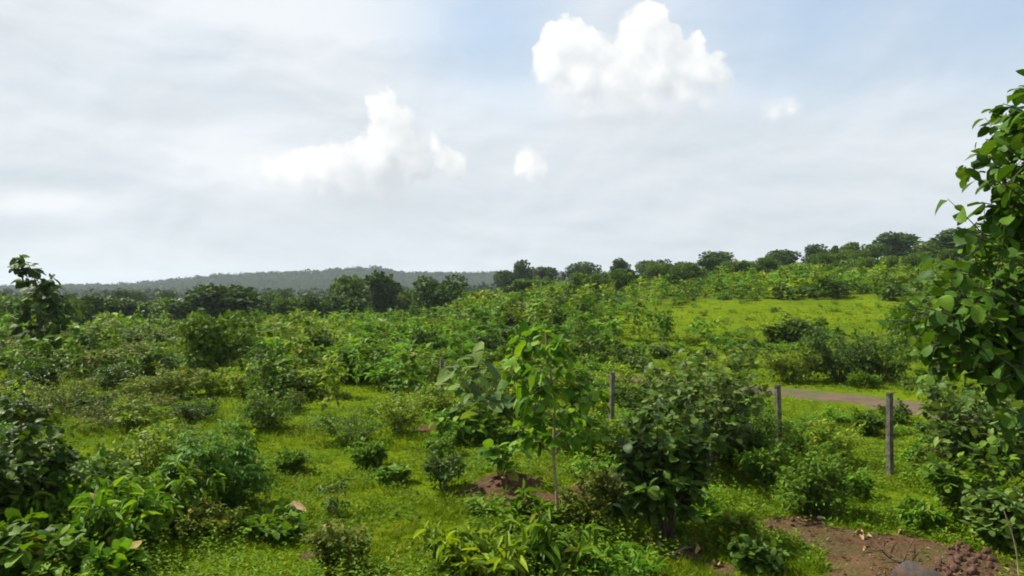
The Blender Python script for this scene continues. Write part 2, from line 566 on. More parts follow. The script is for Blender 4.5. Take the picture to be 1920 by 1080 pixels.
def ground_mat():
    m, N, out = new_mat('meadow_ground')
    tc = N.node('ShaderNodeTexCoord').outputs['Object']
    soil = N.node('ShaderNodeAttribute', attribute_name='soil').outputs['Fac']
    n1 = N.noise(tc, 0.7, 5.0, .6); n2 = N.noise(tc, 4.5, 6.0, .65); n3 = N.noise(tc, 28.0, 4.0, .6)
    g = N.mix(N.smooth(n1, .35, .65), (.064, .108, .004), (.094, .136, .006))
    g = N.mix(N.smooth(n2, .50, .72), g, (.042, .074, .005))
    g = N.mix(N.smooth(n3, .45, .75), g, (.13, .165, .008))
    g = N.mix(N.math('MULTIPLY', N.smooth(N.noise(tc, 1.6, 5.0, .7), .60, .70), .5), g, (.085, .07, .022))
    s = N.mix(N.smooth(n2, .35, .65), (.062, .036, .021), (.10, .058, .035))
    s = N.mix(N.smooth(N.noise(tc, 1.3, 4.0, .6), .4, .65), s, (.075, .058, .028))
    s = N.mix(N.smooth(n3, .5, .8), s, (.04, .025, .016))
    k = N.math('ADD', soil, N.math('MULTIPLY', N.math('SUBTRACT', N.noise(tc, 2.6, 6.0, .65), .5), 1.1))
    s = N.mix(N.smooth(N.noise(tc, .8, 4.0, .6), .5, .64), s, (.105, .060, .036))
    c = N.mix(N.smooth(k, .38, .62), g, s)
    c = N.mix(N.math('MULTIPLY', N.smooth(N.noise(tc, .16, 6.0, .65), .45, .66), .55), c, (.045, .082, .008))
    # away from the meadow the ground below the scrub is duller
    far = N.node('ShaderNodeAttribute', attribute_name='scrub').outputs['Fac']
    c = N.mix(far, c, (.03, .045, .010))
    b = N.node('ShaderNodeBsdfPrincipled')
    N.put(b.inputs['Base Color'], c)
    b.inputs['Roughness'].default_value = 0.95
    b.inputs['Specular IOR Level'].default_value = 0.0
    bp = N.node('ShaderNodeBump')
    bp.inputs['Strength'].default_value = 1.0; bp.inputs['Distance'].default_value = .08
    N.put(bp.inputs['Height'], N.math('ADD', n2, N.math('MULTIPLY', n3, .5)))
    N.t.links.new(bp.outputs[0], b.inputs['Normal'])
    N.t.links.new(b.outputs[0], out.inputs[0])
    return m


M['ground'] = ground_mat()
M['track'] = solid_mat('track_soil', (.12, .080, .050), (.085, .058, .035), 2.2, .95, .8, (.06, .08, .018))
M['hill'] = solid_mat('far_hill_cover', (.013, .020, .011), (.019, .027, .013), .02, .95, 0)

# ------------------------------------------------------------------ patches of bare soil and clearings (metres, on the ground plan)
def ell(px, py, rx, ry):
    """ellipse on the ground whose extent in the photo is about rx by ry pixels"""
    c = hit(px, py)
    a = hit(px + rx, py); b = hit(px, py - ry); b2 = hit(px, py + ry)
    return (c[0], c[1], max(.2, abs(a[0] - c[0])), max(.25, abs(b[1] - b2[1]) / 2))


SOIL = [ell(*e) for e in [
    (955, 903, 70, 20), (880, 925, 55, 12), (990, 938, 70, 18), (1120, 880, 40, 22), (1090, 925, 30, 16),
    (1495, 985, 70, 20), (1570, 1010, 80, 24), (1680, 1022, 100, 22), (1640, 1052, 115, 34), (1790, 1046, 100, 32), (1830, 1075, 60, 16),
    (1340, 1066, 40, 14), (1240, 1015, 55, 10), (800, 805, 24, 9), (1280, 1040, 40, 12), (590, 1040, 16, 5),
    (360, 990, 30, 6), (1140, 850, 24, 9), (1640, 1085, 90, 20), (1000, 1000, 24, 8)]]


def soil_at(x, y):
    s = np.zeros(np.shape(x))
    for cx, cy, rx, ry in SOIL:
        q = ((x - cx) / rx) ** 2 + ((y - cy) / ry) ** 2
        s = np.maximum(s, np.clip(1.25 - 0.75 * q, 0, 1))
    return s


# open grass, as seen in the photo (pixel ellipses: centre, radii) -> on the plan
CLEAR_PX = [(160, 825, 60, 30), (480, 825, 60, 22), (620, 905, 130, 55), (700, 980, 110, 100), (760, 835, 190, 22), (560, 1030, 150, 60),
            (665, 745, 70, 18), (415, 752, 60, 12), (1400, 935, 40, 18), (1460, 598, 270, 34), (1250, 600, 90, 18),
            (1560, 585, 140, 24), (1590, 825, 40, 34), (1500, 722, 110, 10), (1650, 1040, 180, 60), (960, 920, 120, 40), (1600, 640, 60, 20),
            (1730, 690, 90, 14), (1600, 760, 160, 30), (1870, 880, 70, 30), (1620, 590, 60, 30), (620, 860, 170, 40)]


def is_clear(px, py, k=1.0):
    for cx, cy, rx, ry in CLEAR_PX:
        if ((px - cx) / (rx * k)) ** 2 + ((py - cy) / (ry * k)) ** 2 < 1:
            return True
    return False


# ------------------------------------------------------------------ ground sheet
def build_ground():
    rings = np.concatenate([[0.0], np.geomspace(1.5, 8, 14)[:-1], np.geomspace(8, 60, 150)[:-1], np.geomspace(60, 3000, 60)])
    front = np.radians(np.linspace(-48, 48, 290))
    back = np.radians(np.linspace(48, 312, 66))[1:-1]
    ang = np.concatenate([front, back])
    R, A = np.meshgrid(rings, ang, indexing='ij')
    X = R * np.sin(A); Y = R * np.cos(A)
    Z = terrain(X, Y)
    V = np.stack([X, Y, Z], -1).reshape(-1, 3)
    nr, na = R.shape
    i = np.arange(nr - 1)[:, None] * na; j = np.arange(na)[None, :]; j2 = (j + 1) % na
    q = np.stack([i + j, i + na + j, i + na + j2, i + j2], -1).reshape(-1, 4)
    T = np.concatenate([q[:, [0, 1, 2]], q[:, [0, 2, 3]]])
    T = T[:, ::-1]
    me = tri_mesh('ground', V, T, M['ground'], smooth=True)
    a = me.attributes.new('soil', 'FLOAT', 'POINT')
    a.data.foreach_set('value', soil_at(V[:, 0], V[:, 1]).astype(np.float32))
    rr = np.hypot(V[:, 0], V[:, 1])
    a = me.attributes.new('scrub', 'FLOAT', 'POINT')
    u = V[:, 0] / np.maximum(V[:, 1], 1)
    lim = np.where(u > 0.1, 74, 60)
    a.data.foreach_set('value', (sstep(0, 20, rr - lim) * .8).astype(np.float32))
    tag(obj('ground', me), kind='structure')


build_ground()


def build_track():
    pts = [hit(px, py) for px, py in [(900, 692), (1050, 703), (1180, 713), (1300, 722), (1400, 730), (1480, 737), (1560, 745), (1650, 756), (1740, 770), (1850, 790), (1990, 815), (2200, 850)]]
    P = np.array(pts)[:, :2]
    t = np.linspace(0, len(P) - 1, 120)
    X = np.interp(t, np.arange(len(P)), P[:, 0]); Y = np.interp(t, np.arange(len(P)), P[:, 1])
    k = np.ones(9) / 9
    Xs = np.convolve(np.pad(X, 4, 'edge'), k, 'valid'); Ys = np.convolve(np.pad(Y, 4, 'edge'), k, 'valid')
    tx = np.gradient(Xs); ty = np.gradient(Ys); l = np.hypot(tx, ty); nx, ny = -ty / l, tx / l
    V, T = [], []
    m = 13
    for a in range(120):
        for b in range(m):
            s = (b / (m - 1) - .5) * 2
            w = .95 + .5 * float(vnoise(a * .23, 3.3 if s > 0 else 9.1, 6))
            x = Xs[a] + nx[a] * s * w; y = Ys[a] + ny[a] * s * w
            rut = -0.03 * math.exp(-((abs(s) - .5) / .16) ** 2)
            V.append((x, y, H(x, y) + (0.05 if abs(s) < .9 else -0.01) + rut))
    for a in range(119):
        for b in range(m - 1):
            i = a * m + b
            T += [[i, i + m, i + m + 1], [i, i + m + 1, i + 1]]
    T = np.array(T)
    me = tri_mesh('dirt_track', V, T[:, ::-1], M['track'], smooth=True)
    tag(obj('dirt_track', me), kind='structure')
    return np.stack([Xs, Ys], -1)


TRACK = build_track()


def near_track(x, y, w=1.5):
    return np.min((TRACK[:, 0] - x) ** 2 + (TRACK[:, 1] - y) ** 2) < w * w


# ------------------------------------------------------------------ far hill
CREST = ([-900, -300, 0, 150, 300, 430, 560, 640, 715, 745, 850, 940, 1000, 1150, 1400, 1800, 2600],
         [532, 536, 541, 539, 530, 519, 512, 507, 505, 514, 516, 514, 512, 517, 530, 538, 538])


def hill_z(x, y):
    px = HX + F * x / 1500.0
    ht = (HY - np.interp(px, CREST[0], CREST[1])) / F * 1500.0 + CAM_Z - 3.0
    ht = np.maximum(ht, 2.0)
    prof = np.where(y < 1500, sstep(1000, 1500, y), 1 - sstep(1550, 2500, y))
    base = terrain(x, y) - 1.0
    return base + (ht + 6 * vnoise(x / 140, y / 140, 12)) * prof


def build_hill():
    nx, ny = 160, 40
    xs = np.linspace(-2200, 2200, nx); ys = np.linspace(980, 2500, ny)
    X, Y = np.meshgrid(xs, ys)
    Z = hill_z(X, Y)
    V = np.stack([X, Y, Z], -1).reshape(-1, 3)
    i = np.arange(ny - 1)[:, None] * nx; j = np.arange(nx - 1)[None, :]
    q = np.stack([i + j, i + j + 1, i + nx + j + 1, i + nx + j], -1).reshape(-1, 4)
    T = np.concatenate([q[:, [0, 1, 2]], q[:, [0, 2, 3]]])
    tag(obj('hill', tri_mesh('hill', V, T, M['hill'], smooth=True)), kind='structure')


build_hill()


# ------------------------------------------------------------------ plant growth
def bez(a, b, c, n):
    t = np.linspace(0, 1, n)[:, None]
    return (1 - t) ** 2 * a + 2 * t * (1 - t) * b + t * t * c


def unit(v):
    v = np.asarray(v, float)
    return v / (np.linalg.norm(v) + 1e-9)


class Leaves:
    def __init__(self):
        self.P, self.D, self.N, self.L, self.W = [], [], [], [], []

    def add(self, p, d, n, l, w):
        self.P.append(p); self.D.append(d); self.N.append(n); self.L.append(l); self.W.append(w)

    def arr(self):
        return dict(P=np.array(self.P), D=np.array(self.D), N=np.array(self.N), L=np.array(self.L), W=np.array(self.W))

    def along(self, rng, pts, n, L0, ratio, lift, s0=0.15, jit=.3, spread=.9, whorl=False):
        pts = np.asarray(pts)
        m = len(pts) - 1
        phi = rng.uniform(0, 6.28)
        for k in range(n):
            s = s0 + (1 - s0) * (k + rng.uniform(.2, .8)) / n if n > 1 else 1.0
            f = min(s * m, m - 1e-4); i = int(f)
            p = pts[i] + (pts[i + 1] - pts[i]) * (f - i)
            ax = unit(pts[i + 1] - pts[i])
            phi += 2.4 if not whorl else 1.57
            a = unit(np.cross(ax, [0.3, .2, 1.])); b = np.cross(ax, a)
            side = math.cos(phi) * a + math.sin(phi) * b
            side[2] *= .55
            d = unit(ax * (1 - spread * .6) + side * spread + np.array([0, 0, lift]) + rng.normal(0, jit * .5, 3))
            up = np.array([0, 0, 1.]) + rng.normal(0, jit, 3)
            l = L0 * rng.uniform(.5, 1.2)
            self.add(p + side * .01, d, up, l, l * ratio * rng.uniform(.85, 1.15))


def pinnate(lv, rng, p, d, length, nl, L0, ratio):
    d = unit(d)
    end = p + d * length + np.array([0, 0, -.28 * length])
    pts = bez(p, p + d * length * .5 + np.array([0, 0, .12 * length]), end, 7)
    side = unit(np.cross(d, [0, 0, 1.]))
    for k in range(nl):
        s = (k + 1) / nl
        f = min(s * 6, 5.999); i = int(f)
        q = pts[i] + (pts[i + 1] - pts[i]) * (f - i)
        ax = unit(pts[i + 1] - pts[i])
        w = (0.6 + .8 * s * (1.4 - s))
        for sg in (1, -1):
            lv.add(q, unit(side * sg + ax * .45 + np.array([0, 0, -.15]) + rng.normal(0, .1, 3)), np.array([0, 0, 1.]) + rng.normal(0, .2, 3), L0 * w, L0 * w * ratio)
    return pts


def grow(rng, Hh, Wd, n_stem=7, n_twig=6, n_leaf=6, L0=.1, ratio=.5, lift=.1, bare=.25, twig=.28, r0=.012, pin=None, lean=(0, 0), flat=.35):
    """a shrub or sapling about Hh tall and Wd wide: stems, twigs, leaves"""
    lines, lv = [], Leaves()
    for i in range(n_stem):
        az = 2 * math.pi * (i + rng.uniform(-.35, .35)) / n_stem
        rad = math.sqrt(rng.uniform(0.03, 1)) if n_stem > 1 else .15
        rx = Wd * .5 * rad * .82
        hh = Hh * (rng.uniform(.5, .9) if rng.random() < .7 else rng.uniform(.9, 1.08)) * (1 - flat * rad * rad)
        if n_stem == 1:
            hh = Hh
        base = np.array([math.cos(az), math.sin(az), 0]) * Wd * .05 * rng.uniform(.2, 1.4) + np.array([0, 0, -.04])
        tip = np.array([math.cos(az) * rx + lean[0] * hh, math.sin(az) * rx + lean[1] * hh, hh * .93])
        ctl = np.array([math.cos(az) * rx * .35, math.sin(az) * rx * .35, hh * .6]) + rng.normal(0, .03, 3) * Wd
        pts = bez(base, ctl, tip, 7)
        pts[1:-1] += rng.normal(0, .012, (5, 3)) * Hh
        lines.append((pts, np.linspace(r0, r0 * .3, 7) * rng.uniform(.8, 1.2)))
        for k in range(n_twig):
            s = bare + (1 - bare) * (k + rng.uniform(0, 1)) / n_twig
            f = min(s * 6, 5.99); j = int(f)
            p = pts[j] + (pts[j + 1] - pts[j]) * (f - j)
            a2 = az + rng.normal(0, 1.1) + (rng.uniform(-3, 3) if n_stem == 1 else 0)
            e = rng.uniform(.0, .75)
            d = np.array([math.cos(a2) * math.cos(e), math.sin(a2) * math.cos(e), math.sin(e)])
            ln = Wd * twig * rng.uniform(.6, 1.25) * (1.15 - .4 * s)
            if pin:
                q = pinnate(lv, rng, p, d, ln * 1.35, pin, L0, ratio)
                lines.append((q[::2], np.array([.3, .25, .2, .12]) * r0))
                continue
            q = bez(p, p + d * ln * .55, p + d * ln + np.array([0, 0, -.12 * ln]), 4)
            lines.append((q, np.linspace(r0 * .4, r0 * .15, 4)))
            lv.along(rng, q, n_leaf, L0, ratio, lift)
        if not pin:
            lv.along(rng, pts[4:], max(3, n_leaf), L0, ratio, lift, .0)
    a = lv.arr()
    return lines, a


LEAFMESH = {}


def leaf_meshes(tm, matkey):
    k = (tm, matkey)
    if k not in LEAFMESH:
        LEAFMESH[k] = [tri_mesh('leaf', V, T, M[matkey], smooth=True) for V, T in LEAF[tm]]
    return LEAFMESH[k]


def leaf_objects(parent, lv, idx, tm, matkey, rng):
    """each leaf an object of its own, sharing its mesh"""
    D, Sd, Nn = frames(lv['D'], lv['N'])
    mesh = leaf_meshes(tm, matkey)
    for i in idx:
        o = bpy.data.objects.new('leaf', mesh[int(rng.integers(0, len(mesh)))])
        col.objects.link(o)
        o.parent = parent
        d, s, n = D[i], Sd[i], Nn[i]
        l, w = float(lv['L'][i]), float(lv['W'][i])
        p = lv['P'][i]
        o.matrix_basis = Matrix(((d[0] * l, s[0] * w, n[0] * l, p[0]), (d[1] * l, s[1] * w, n[1] * l, p[1]), (d[2] * l, s[2] * w, n[2] * l, p[2]), (0, 0, 0, 1)))


def sub(lv, m):
    return {k: v[m] for k, v in lv.items()}


def assemble(name, label, cat, base, lines, lv, tm, matkey, stemkey, rng, group=None, pieces=True, cap=250, sides=5, stemname='stem'):
    """thing > stem, foliage (> leaf ...): leaves large enough to pick apart are objects of their own"""
    root = obj(name, None, loc=base)
    root.empty_display_size = .2
    tag(root, label, cat, group)
    V, T = tubes(lines, sides)
    obj(stemname, tri_mesh(stemname, V, T, M[stemkey], smooth=True), root)
    n = len(lv['P'])
    if not pieces:
        V, T, R = leaf_tris(lv, tm, rng)
        obj('foliage', tri_mesh('foliage', V, T, M[matkey], R, True), root)
        return root
    # the leaves on the camera's side and of the largest size show most
    score = lv['L'] * (1.0 - .25 * lv['P'][:, 1] / (np.abs(lv['P'][:, 1]).max() + 1e-6)) + .02 * rng.random(n)
    order = np.argsort(-score)
    leaf_objects(root, lv, order[:cap], tm, matkey, rng)
    if n > cap:
        V, T, R = leaf_tris(sub(lv, order[cap:]), tm, rng)
        tag(obj('foliage', tri_mesh('foliage', V, T, M[matkey], R, True), root), kind='stuff')
    return root


# kinds of low plant: parameters for grow(), leaf shape, leaves picked apart or not
KIND = {
    'broad':  (dict(n_stem=11, n_twig=8, n_leaf=6, L0=.20, ratio=.68, lift=-.05, twig=.24), 'broad', True),
    'round':  (dict(n_stem=13, n_twig=8, n_leaf=7, L0=.14, ratio=.75, lift=.0, twig=.24), 'broad', True),
    'teak':   (dict(n_stem=4, n_twig=5, n_leaf=6, L0=.36, ratio=.62, lift=-.15, twig=.22, bare=.2), 'teak', True),
    'lance':  (dict(n_stem=12, n_twig=7, n_leaf=7, L0=.21, ratio=.32, lift=-.12, twig=.26, bare=.12), 'lance', True),
    'upright': (dict(n_stem=18, n_twig=4, n_leaf=6, L0=.22, ratio=.33, lift=.25, twig=.20, bare=.15), 'lance', True),
    'small':  (dict(n_stem=14, n_twig=10, n_leaf=10, L0=.095, ratio=.55, lift=.1, twig=.26, bare=.1), 'low', False),
    'medium': (dict(n_stem=14, n_twig=9, n_leaf=9, L0=.13, ratio=.52, lift=.0, twig=.26, bare=.1), 'low', False),
    'fern':   (dict(n_stem=14, n_twig=11, L0=.09, ratio=.36, pin=10, twig=.30, bare=.08), 'low', False),
    'creeper': (dict(n_stem=12, n_twig=5, n_leaf=6, L0=.13, ratio=.7, lift=.1, twig=.22, bare=.1, flat=.6), 'broad', True),
}

PLANTS = [
    # name, kind, leaf colour, px, py(base), height px, width px, stem colour, label, extra
    ('broadleaf_bush', 'round', 'dark', 22, 1000, 262, 220, 'bark', 'tall dark broad-leaved bush at the left edge of the foreground', dict(n_stem=24, L0=.15)),
    ('shrub', 'lance', 'fresh', 110, 1000, 110, 150, 'stem', 'green bush with loose pale leaves at the foot of the dark left-edge bush', {}),
    ('shrub', 'broad', 'green', 60, 1085, 110, 190, 'stem', 'broad-leaved green plant in the bottom left corner', {}),
    ('shrub', 'lance', 'fresh', 235, 1030, 150, 190, 'stem', 'plant with long drooping light green leaves in front of the fern-leaved bush', {}),
    ('shrub', 'broad', 'fresh', 215, 1095, 62, 110, 'stem', 'low pale-leaved plant at the bottom edge right of the corner plant', {}),
    ('fern_leaved_bush', 'fern', 'fern', 398, 955, 170, 160, 'stem', 'deep green fern-leaved bush left of the open grass', dict(n_stem=20, n_twig=13, L0=.12, ratio=.4)),
    ('shrub', 'medium', 'yellow', 285, 915, 128, 150, 'stem', 'yellow-green leafy shrub touching the left side of the fern-leaved bush', {}),
    ('shrub', 'lance', 'green', 320, 985, 120, 190, 'stem', 'mid-green drooping shrub directly below the fern-leaved bush', {}),
    ('shrub', 'small', 'olive', 385, 1005, 66, 130, 'stem', 'low brownish olive shrub right of the drooping light green plant', {}),
    ('creeping_plant', 'creeper', 'green', 515, 1005, 44, 140, 'stem', 'low creeping broad-leaved plant under the curled dry leaf', {}),
    ('sapling', 'lance', 'grey', 627, 965, 85, 52, 'pale_stem', 'small upright sapling with narrow pale leaves standing in open grass', dict(n_stem=3, n_twig=4, L0=.13)),
    ('shrub', 'small', 'olive', 640, 1075, 110, 120, 'stem', 'loose olive shrub at the bottom edge below the pale-leaved sapling', {}),
    ('shrub', 'small', 'green', 548, 884, 50, 56, 'stem', 'little green shrub alone on the grass right of the fern-leaved bush', {}),
    ('shrub', 'medium', 'green', 692, 876, 52, 70, 'stem', 'little leafy shrub on the grass left of the dark reddish bush', {}),
    ('dark_bush', 'small', 'dark', 832, 918, 80, 88, 'bark', 'small dark rounded bush on a short stem beside the bare soil mound', dict(n_stem=9, bare=.4)),
    ('shrub', 'medium', 'green', 735, 905, 36, 60, 'stem', 'tiny green shrub just left of the small dark rounded bush', {}),
    ('broadleaf_seedling', 'teak', 'fresh', 938, 893, 80, 70, 'stem', 'young plant with upright pale broad leaves behind the soil mound', dict(L0=.26, n_stem=4, n_twig=2, lift=.1)),
    ('shrub', 'medium', 'yellow', 829, 778, 62, 120, 'stem', 'yellow-green shrub hiding the foot of the distant concrete post', {}),
    ('teak_sapling', 'teak', 'pale', 895, 818, 185, 200, 'pale_stem', 'short sapling with very large grey-green leaves in the centre', dict(n_stem=4, n_twig=4, n_leaf=4, L0=.50)),
    ('shrub', 'broad', 'fresh', 872, 826, 54, 150, 'stem', 'bright green low plant spread under the large-leaved centre sapling', {}),
    ('shrub', 'lance', 'yellow', 1000, 800, 180, 150, 'stem', 'yellow-green bush right behind the large-leaved centre sapling', {}),
    ('shrub', 'lance', 'yellow', 1080, 845, 110, 120, 'stem', 'yellow-green leafy shrub behind the thin pale trunk', {}),
    ('broadleaf_bush', 'round', 'dark', 1248, 1012, 262, 190, 'bark', 'big dark bush with many bare stems at its foot right of centre', dict(n_stem=22, bare=.36, L0=.17, r0=.014)),
    ('broadleaf_bush', 'round', 'grey', 1325, 890, 280, 235, 'bark', 'large grey-green bush standing behind the big dark bush', dict(n_stem=26, L0=.16)),
    ('shrub', 'medium', 'green', 1420, 880, 130, 120, 'stem', 'dull green shrub between the large grey-green bush and the fence post', {}),
    ('leafy_clump', 'upright', 'yellow', 900, 1100, 125, 210, 'stem', 'yellow-green clump of upright narrow leaves at the bottom centre', dict(n_stem=22)),
    ('shrub', 'lance', 'green', 1040, 1092, 118, 150, 'stem', 'darker leafy plant right of the yellow-green clump at the bottom', {}),
    ('leafy_clump', 'upright', 'fresh', 1165, 1096, 66, 200, 'stem', 'bright fresh green low clump at the bottom edge below the big dark bush', dict(n_stem=26, L0=.13)),
    ('shrub', 'round', 'dark', 1420, 1076, 75, 105, 'stem', 'small dark glossy-leaved bush beside the grey stick at the bottom', dict(n_stem=9, L0=.12)),
    ('shrub', 'medium', 'yellow', 1375, 1030, 70, 80, 'stem', 'yellow-green loose shrub just right of the big dark bush foot', {}),
    ('shrub', 'medium', 'green', 1525, 962, 120, 165, 'stem', 'dense green shrub on bare soil below the two right fence posts', dict(n_stem=15)),
    ('shrub', 'medium', 'green', 1445, 915, 100, 130, 'stem', 'leafy shrub covering the foot of the middle fence post', {}),
    ('shrub', 'small', 'yellow', 1555, 870, 90, 110, 'stem', 'light shrub between the two right fence posts', {}),
    ('shrub', 'small', 'fresh', 1725, 992, 55, 80, 'stem', 'fresh green low shrub at the foot of the rightmost fence post', {}),
    ('shrub', 'round', 'green', 1815, 985, 150, 165, 'stem', 'broad-leaved green shrub right of the rightmost fence post', {}),
    ('shrub', 'small', 'olive', 1772, 908, 110, 110, 'stem', 'brownish olive shrub behind and right of the rightmost fence post', {}),
    ('broadleaf_bush', 'broad', 'grey', 1862, 935, 310, 250, 'bark', 'big grey-green bush under the large-leaved tree at the right edge', dict(n_stem=26, L0=.17)),
    ('shrub', 'round', 'grey', 1890, 1030, 120, 150, 'stem', 'grey-green plant low at the right edge above the rubble', {}),
    ('shrub', 'medium', 'green', 1625, 815, 60, 60, 'stem', 'small dark shrub just left of the rightmost fence post top', {}),
    ('shrub', 'medium', 'green', 500, 805, 95, 120, 'stem', 'mid-green bush at the left of the far grass strip', {}),
    ('shrub', 'small', 'dark', 365, 790, 48, 90, 'stem', 'dark low bush on the grass behind the yellow-green leafy shrub', {}),
    ('shrub', 'small', 'olive', 230, 800, 62, 200, 'stem', 'wide olive bush behind the left grass strip', {}),
    ('shrub', 'small', 'olive', 130, 775, 70, 160, 'stem', 'olive green scrub bush behind the dark left-edge bush', {}),
    ('shrub', 'small', 'green', 650, 828, 62, 150, 'stem', 'wide low bush on the near side of the far grass strip', {}),
    ('shrub', 'small', 'yellow', 745, 812, 90, 120, 'stem', 'yellow-green shrub left of the large-leaved centre sapling', {}),
    ('shrub', 'medium', 'dark', 1575, 714, 100, 200, 'stem', 'dark green bush at the foot of the grassy slope behind the track', dict(n_stem=30, L0=.2, n_leaf=10)),
    ('shrub', 'medium', 'green', 1655, 712, 90, 120, 'stem', 'green bush right of the dark bush behind the track', dict(n_stem=22, L0=.18)),
    ('shrub', 'medium', 'yellow', 1480, 716, 80, 120, 'stem', 'yellow-green bush left of the dark bush behind the track', dict(n_stem=20, L0=.17)),
    ('shrub', 'round', 'green', 170, 965, 110, 150, 'stem', 'rounded green bush between the dark left-edge bush and the fern-leaved bush', {}),
    ('shrub', 'medium', 'green', 195, 905, 70, 130, 'stem', 'low green bush at the right shoulder of the dark left-edge bush', {}),
    ('shrub', 'medium', 'olive', 330, 880, 90, 120, 'stem', 'olive bush behind the top of the fern-leaved bush', {}),
    ('shrub', 'lance', 'yellow', 450, 900, 95, 70, 'stem', 'pale-tipped leafy shoot at the right side of the fern-leaved bush', dict(n_stem=6)),
    ('shrub', 'medium', 'olive', 1140, 960, 110, 120, 'stem', 'loose olive shrub between the thin pale trunk and the big dark bush', {}),
    ('shrub', 'small', 'olive', 1090, 990, 70, 120, 'stem', 'low olive shrub at the foot of the thin pale trunk', {}),
    ('shrub', 'medium', 'yellow', 1160, 860, 110, 120, 'stem', 'yellow-green shrub left behind the big dark bush', {}),
    ('shrub', 'medium', 'green', 1390, 830, 110, 140, 'stem', 'green bush hiding the left end of the track', {}),
    ('shrub', 'medium', 'yellow', 1230, 770, 110, 150, 'stem', 'yellow-green bush behind the fence post right of the young tree', {}),
    ('shrub', 'medium', 'yellow', 1330, 735, 90, 170, 'stem', 'yellow-green bush in front of the slope above the large grey-green bush', {}),
    ('shrub', 'medium', 'yellow', 1780, 800, 110, 130, 'stem', 'yellow-green bush at the right end of the visible track', {}),
    ('shrub', 'medium', 'green', 1500, 850, 70, 110, 'stem', 'green shrub right behind the middle fence post', {}),
    ('shrub', 'medium', 'fresh', 1600, 930, 48, 70, 'stem', 'fresh green shrub left of the rightmost fence post foot', {}),
    ('shrub', 'lance', 'green', 990, 1000, 70, 110, 'stem', 'green leafy plant between the soil mound and the bottom centre clump', {}),
]


def to_m(px_len, d):
    return px_len / F * d


def build_plants():
    for k, (name, kind, matkey, px, py, hp, wp, stem, label, ex) in enumerate(PLANTS):
        rng = np.random.default_rng(100 + k)
        b = hit(px, py)
        d = b[1]
        prm, tm, pieces = KIND[kind]
        prm = dict(prm); prm.update(ex)
        lines, lv = grow(rng, to_m(hp, d), to_m(wp * 1.12, d), **prm)
        cat = 'sapling' if 'sapling' in name or 'seedling' in name else ('plant' if 'clump' in name or 'creep' in name else 'bush')
        assemble(name, label, cat, b, lines, lv, tm, matkey, stem, rng, pieces=pieces)


build_plants()


# ------------------------------------------------------------------ trees with given limbs
def limb_tree(name, label, cat, base, trunk, tr_r, ends, depth, n_leaf, L0, ratio, lift, matkey, stemkey, seed, tm='teak', cap=290, back=0, twigs=2, drop=.0):
    """trunk: world points; ends: world points the limbs reach to"""
    rng = np.random.default_rng(seed)
    base = np.asarray(base, float)
    trunk = np.asarray(trunk, float)
    t = np.linspace(0, len(trunk) - 1, 14)
    TP = np.stack([np.interp(t, np.arange(len(trunk)), trunk[:, i]) for i in range(3)], -1)
    lines = [(TP - base, np.linspace(tr_r, tr_r * .25, 14))]
    blines, lv = [], Leaves()
    for e in ends:
        e = np.asarray(e, float)
        # leaves the trunk below the end point
        dz = np.hypot(e[0] - TP[:, 0], e[1] - TP[:, 1])
        want = e[2] - .55 * dz.min() - drop
        i = int(np.argmin(np.abs(TP[:, 2] - want)))
        a = TP[i]
        mid = (a + e) / 2 + np.array([0, 0, .12 * np.linalg.norm(e - a)])
        pts = bez(a, mid, e, 6) - base
        r = tr_r * .32 * (1 - .5 * i / 13)
        blines.append((pts, np.linspace(r, r * .3, 6)))
        lv.along(rng, pts[2:], n_leaf, L0, ratio, lift, .1, .35, 1.0)
        for q in range(twigs):
            s = pts[rng.integers(2, 5)]
            dd = unit(unit(pts[-1] - pts[0]) * .6 + rng.normal(0, .6, 3) + np.array([0, 0, .15]))
            ln = np.linalg.norm(e - a) * rng.uniform(.25, .42)
            tw = bez(s, s + dd * ln * .5, s + dd * ln + np.array([0, 0, -.05]), 4)
            blines.append((tw, np.linspace(r * .4, r * .15, 4)))
            lv.along(rng, tw, max(3, n_leaf * 2 // 3), L0 * .9, ratio, lift, .2, .35, 1.0)
    root = obj(name, None, loc=base)
    root.empty_display_size = .3
    tag(root, label, cat)
    V, T = tubes(lines, 8)
    obj('trunk', tri_mesh('trunk', V, T, M[stemkey], smooth=True), root)
    V, T = tubes(blines, 5)
    crown = obj('crown', tri_mesh('crown', V, T, M[stemkey], smooth=True), root)
    a = lv.arr()
    n = len(a['P'])
    w = a['P'] + base
    pxs = HX + F * w[:, 0] / w[:, 1]
    score = a['L'] - .5 * (pxs > 1960) - .05 * (a['P'][:, 1])
    order = np.argsort(-score)
    leaf_objects(crown, a, order[:cap], tm, matkey, rng)
    if n > cap:
        V, T, R = leaf_tris(sub(a, order[cap:]), tm, rng)
        tag(obj('foliage', tri_mesh('foliage', V, T, M[matkey], R, True), crown), kind='stuff')
    return root


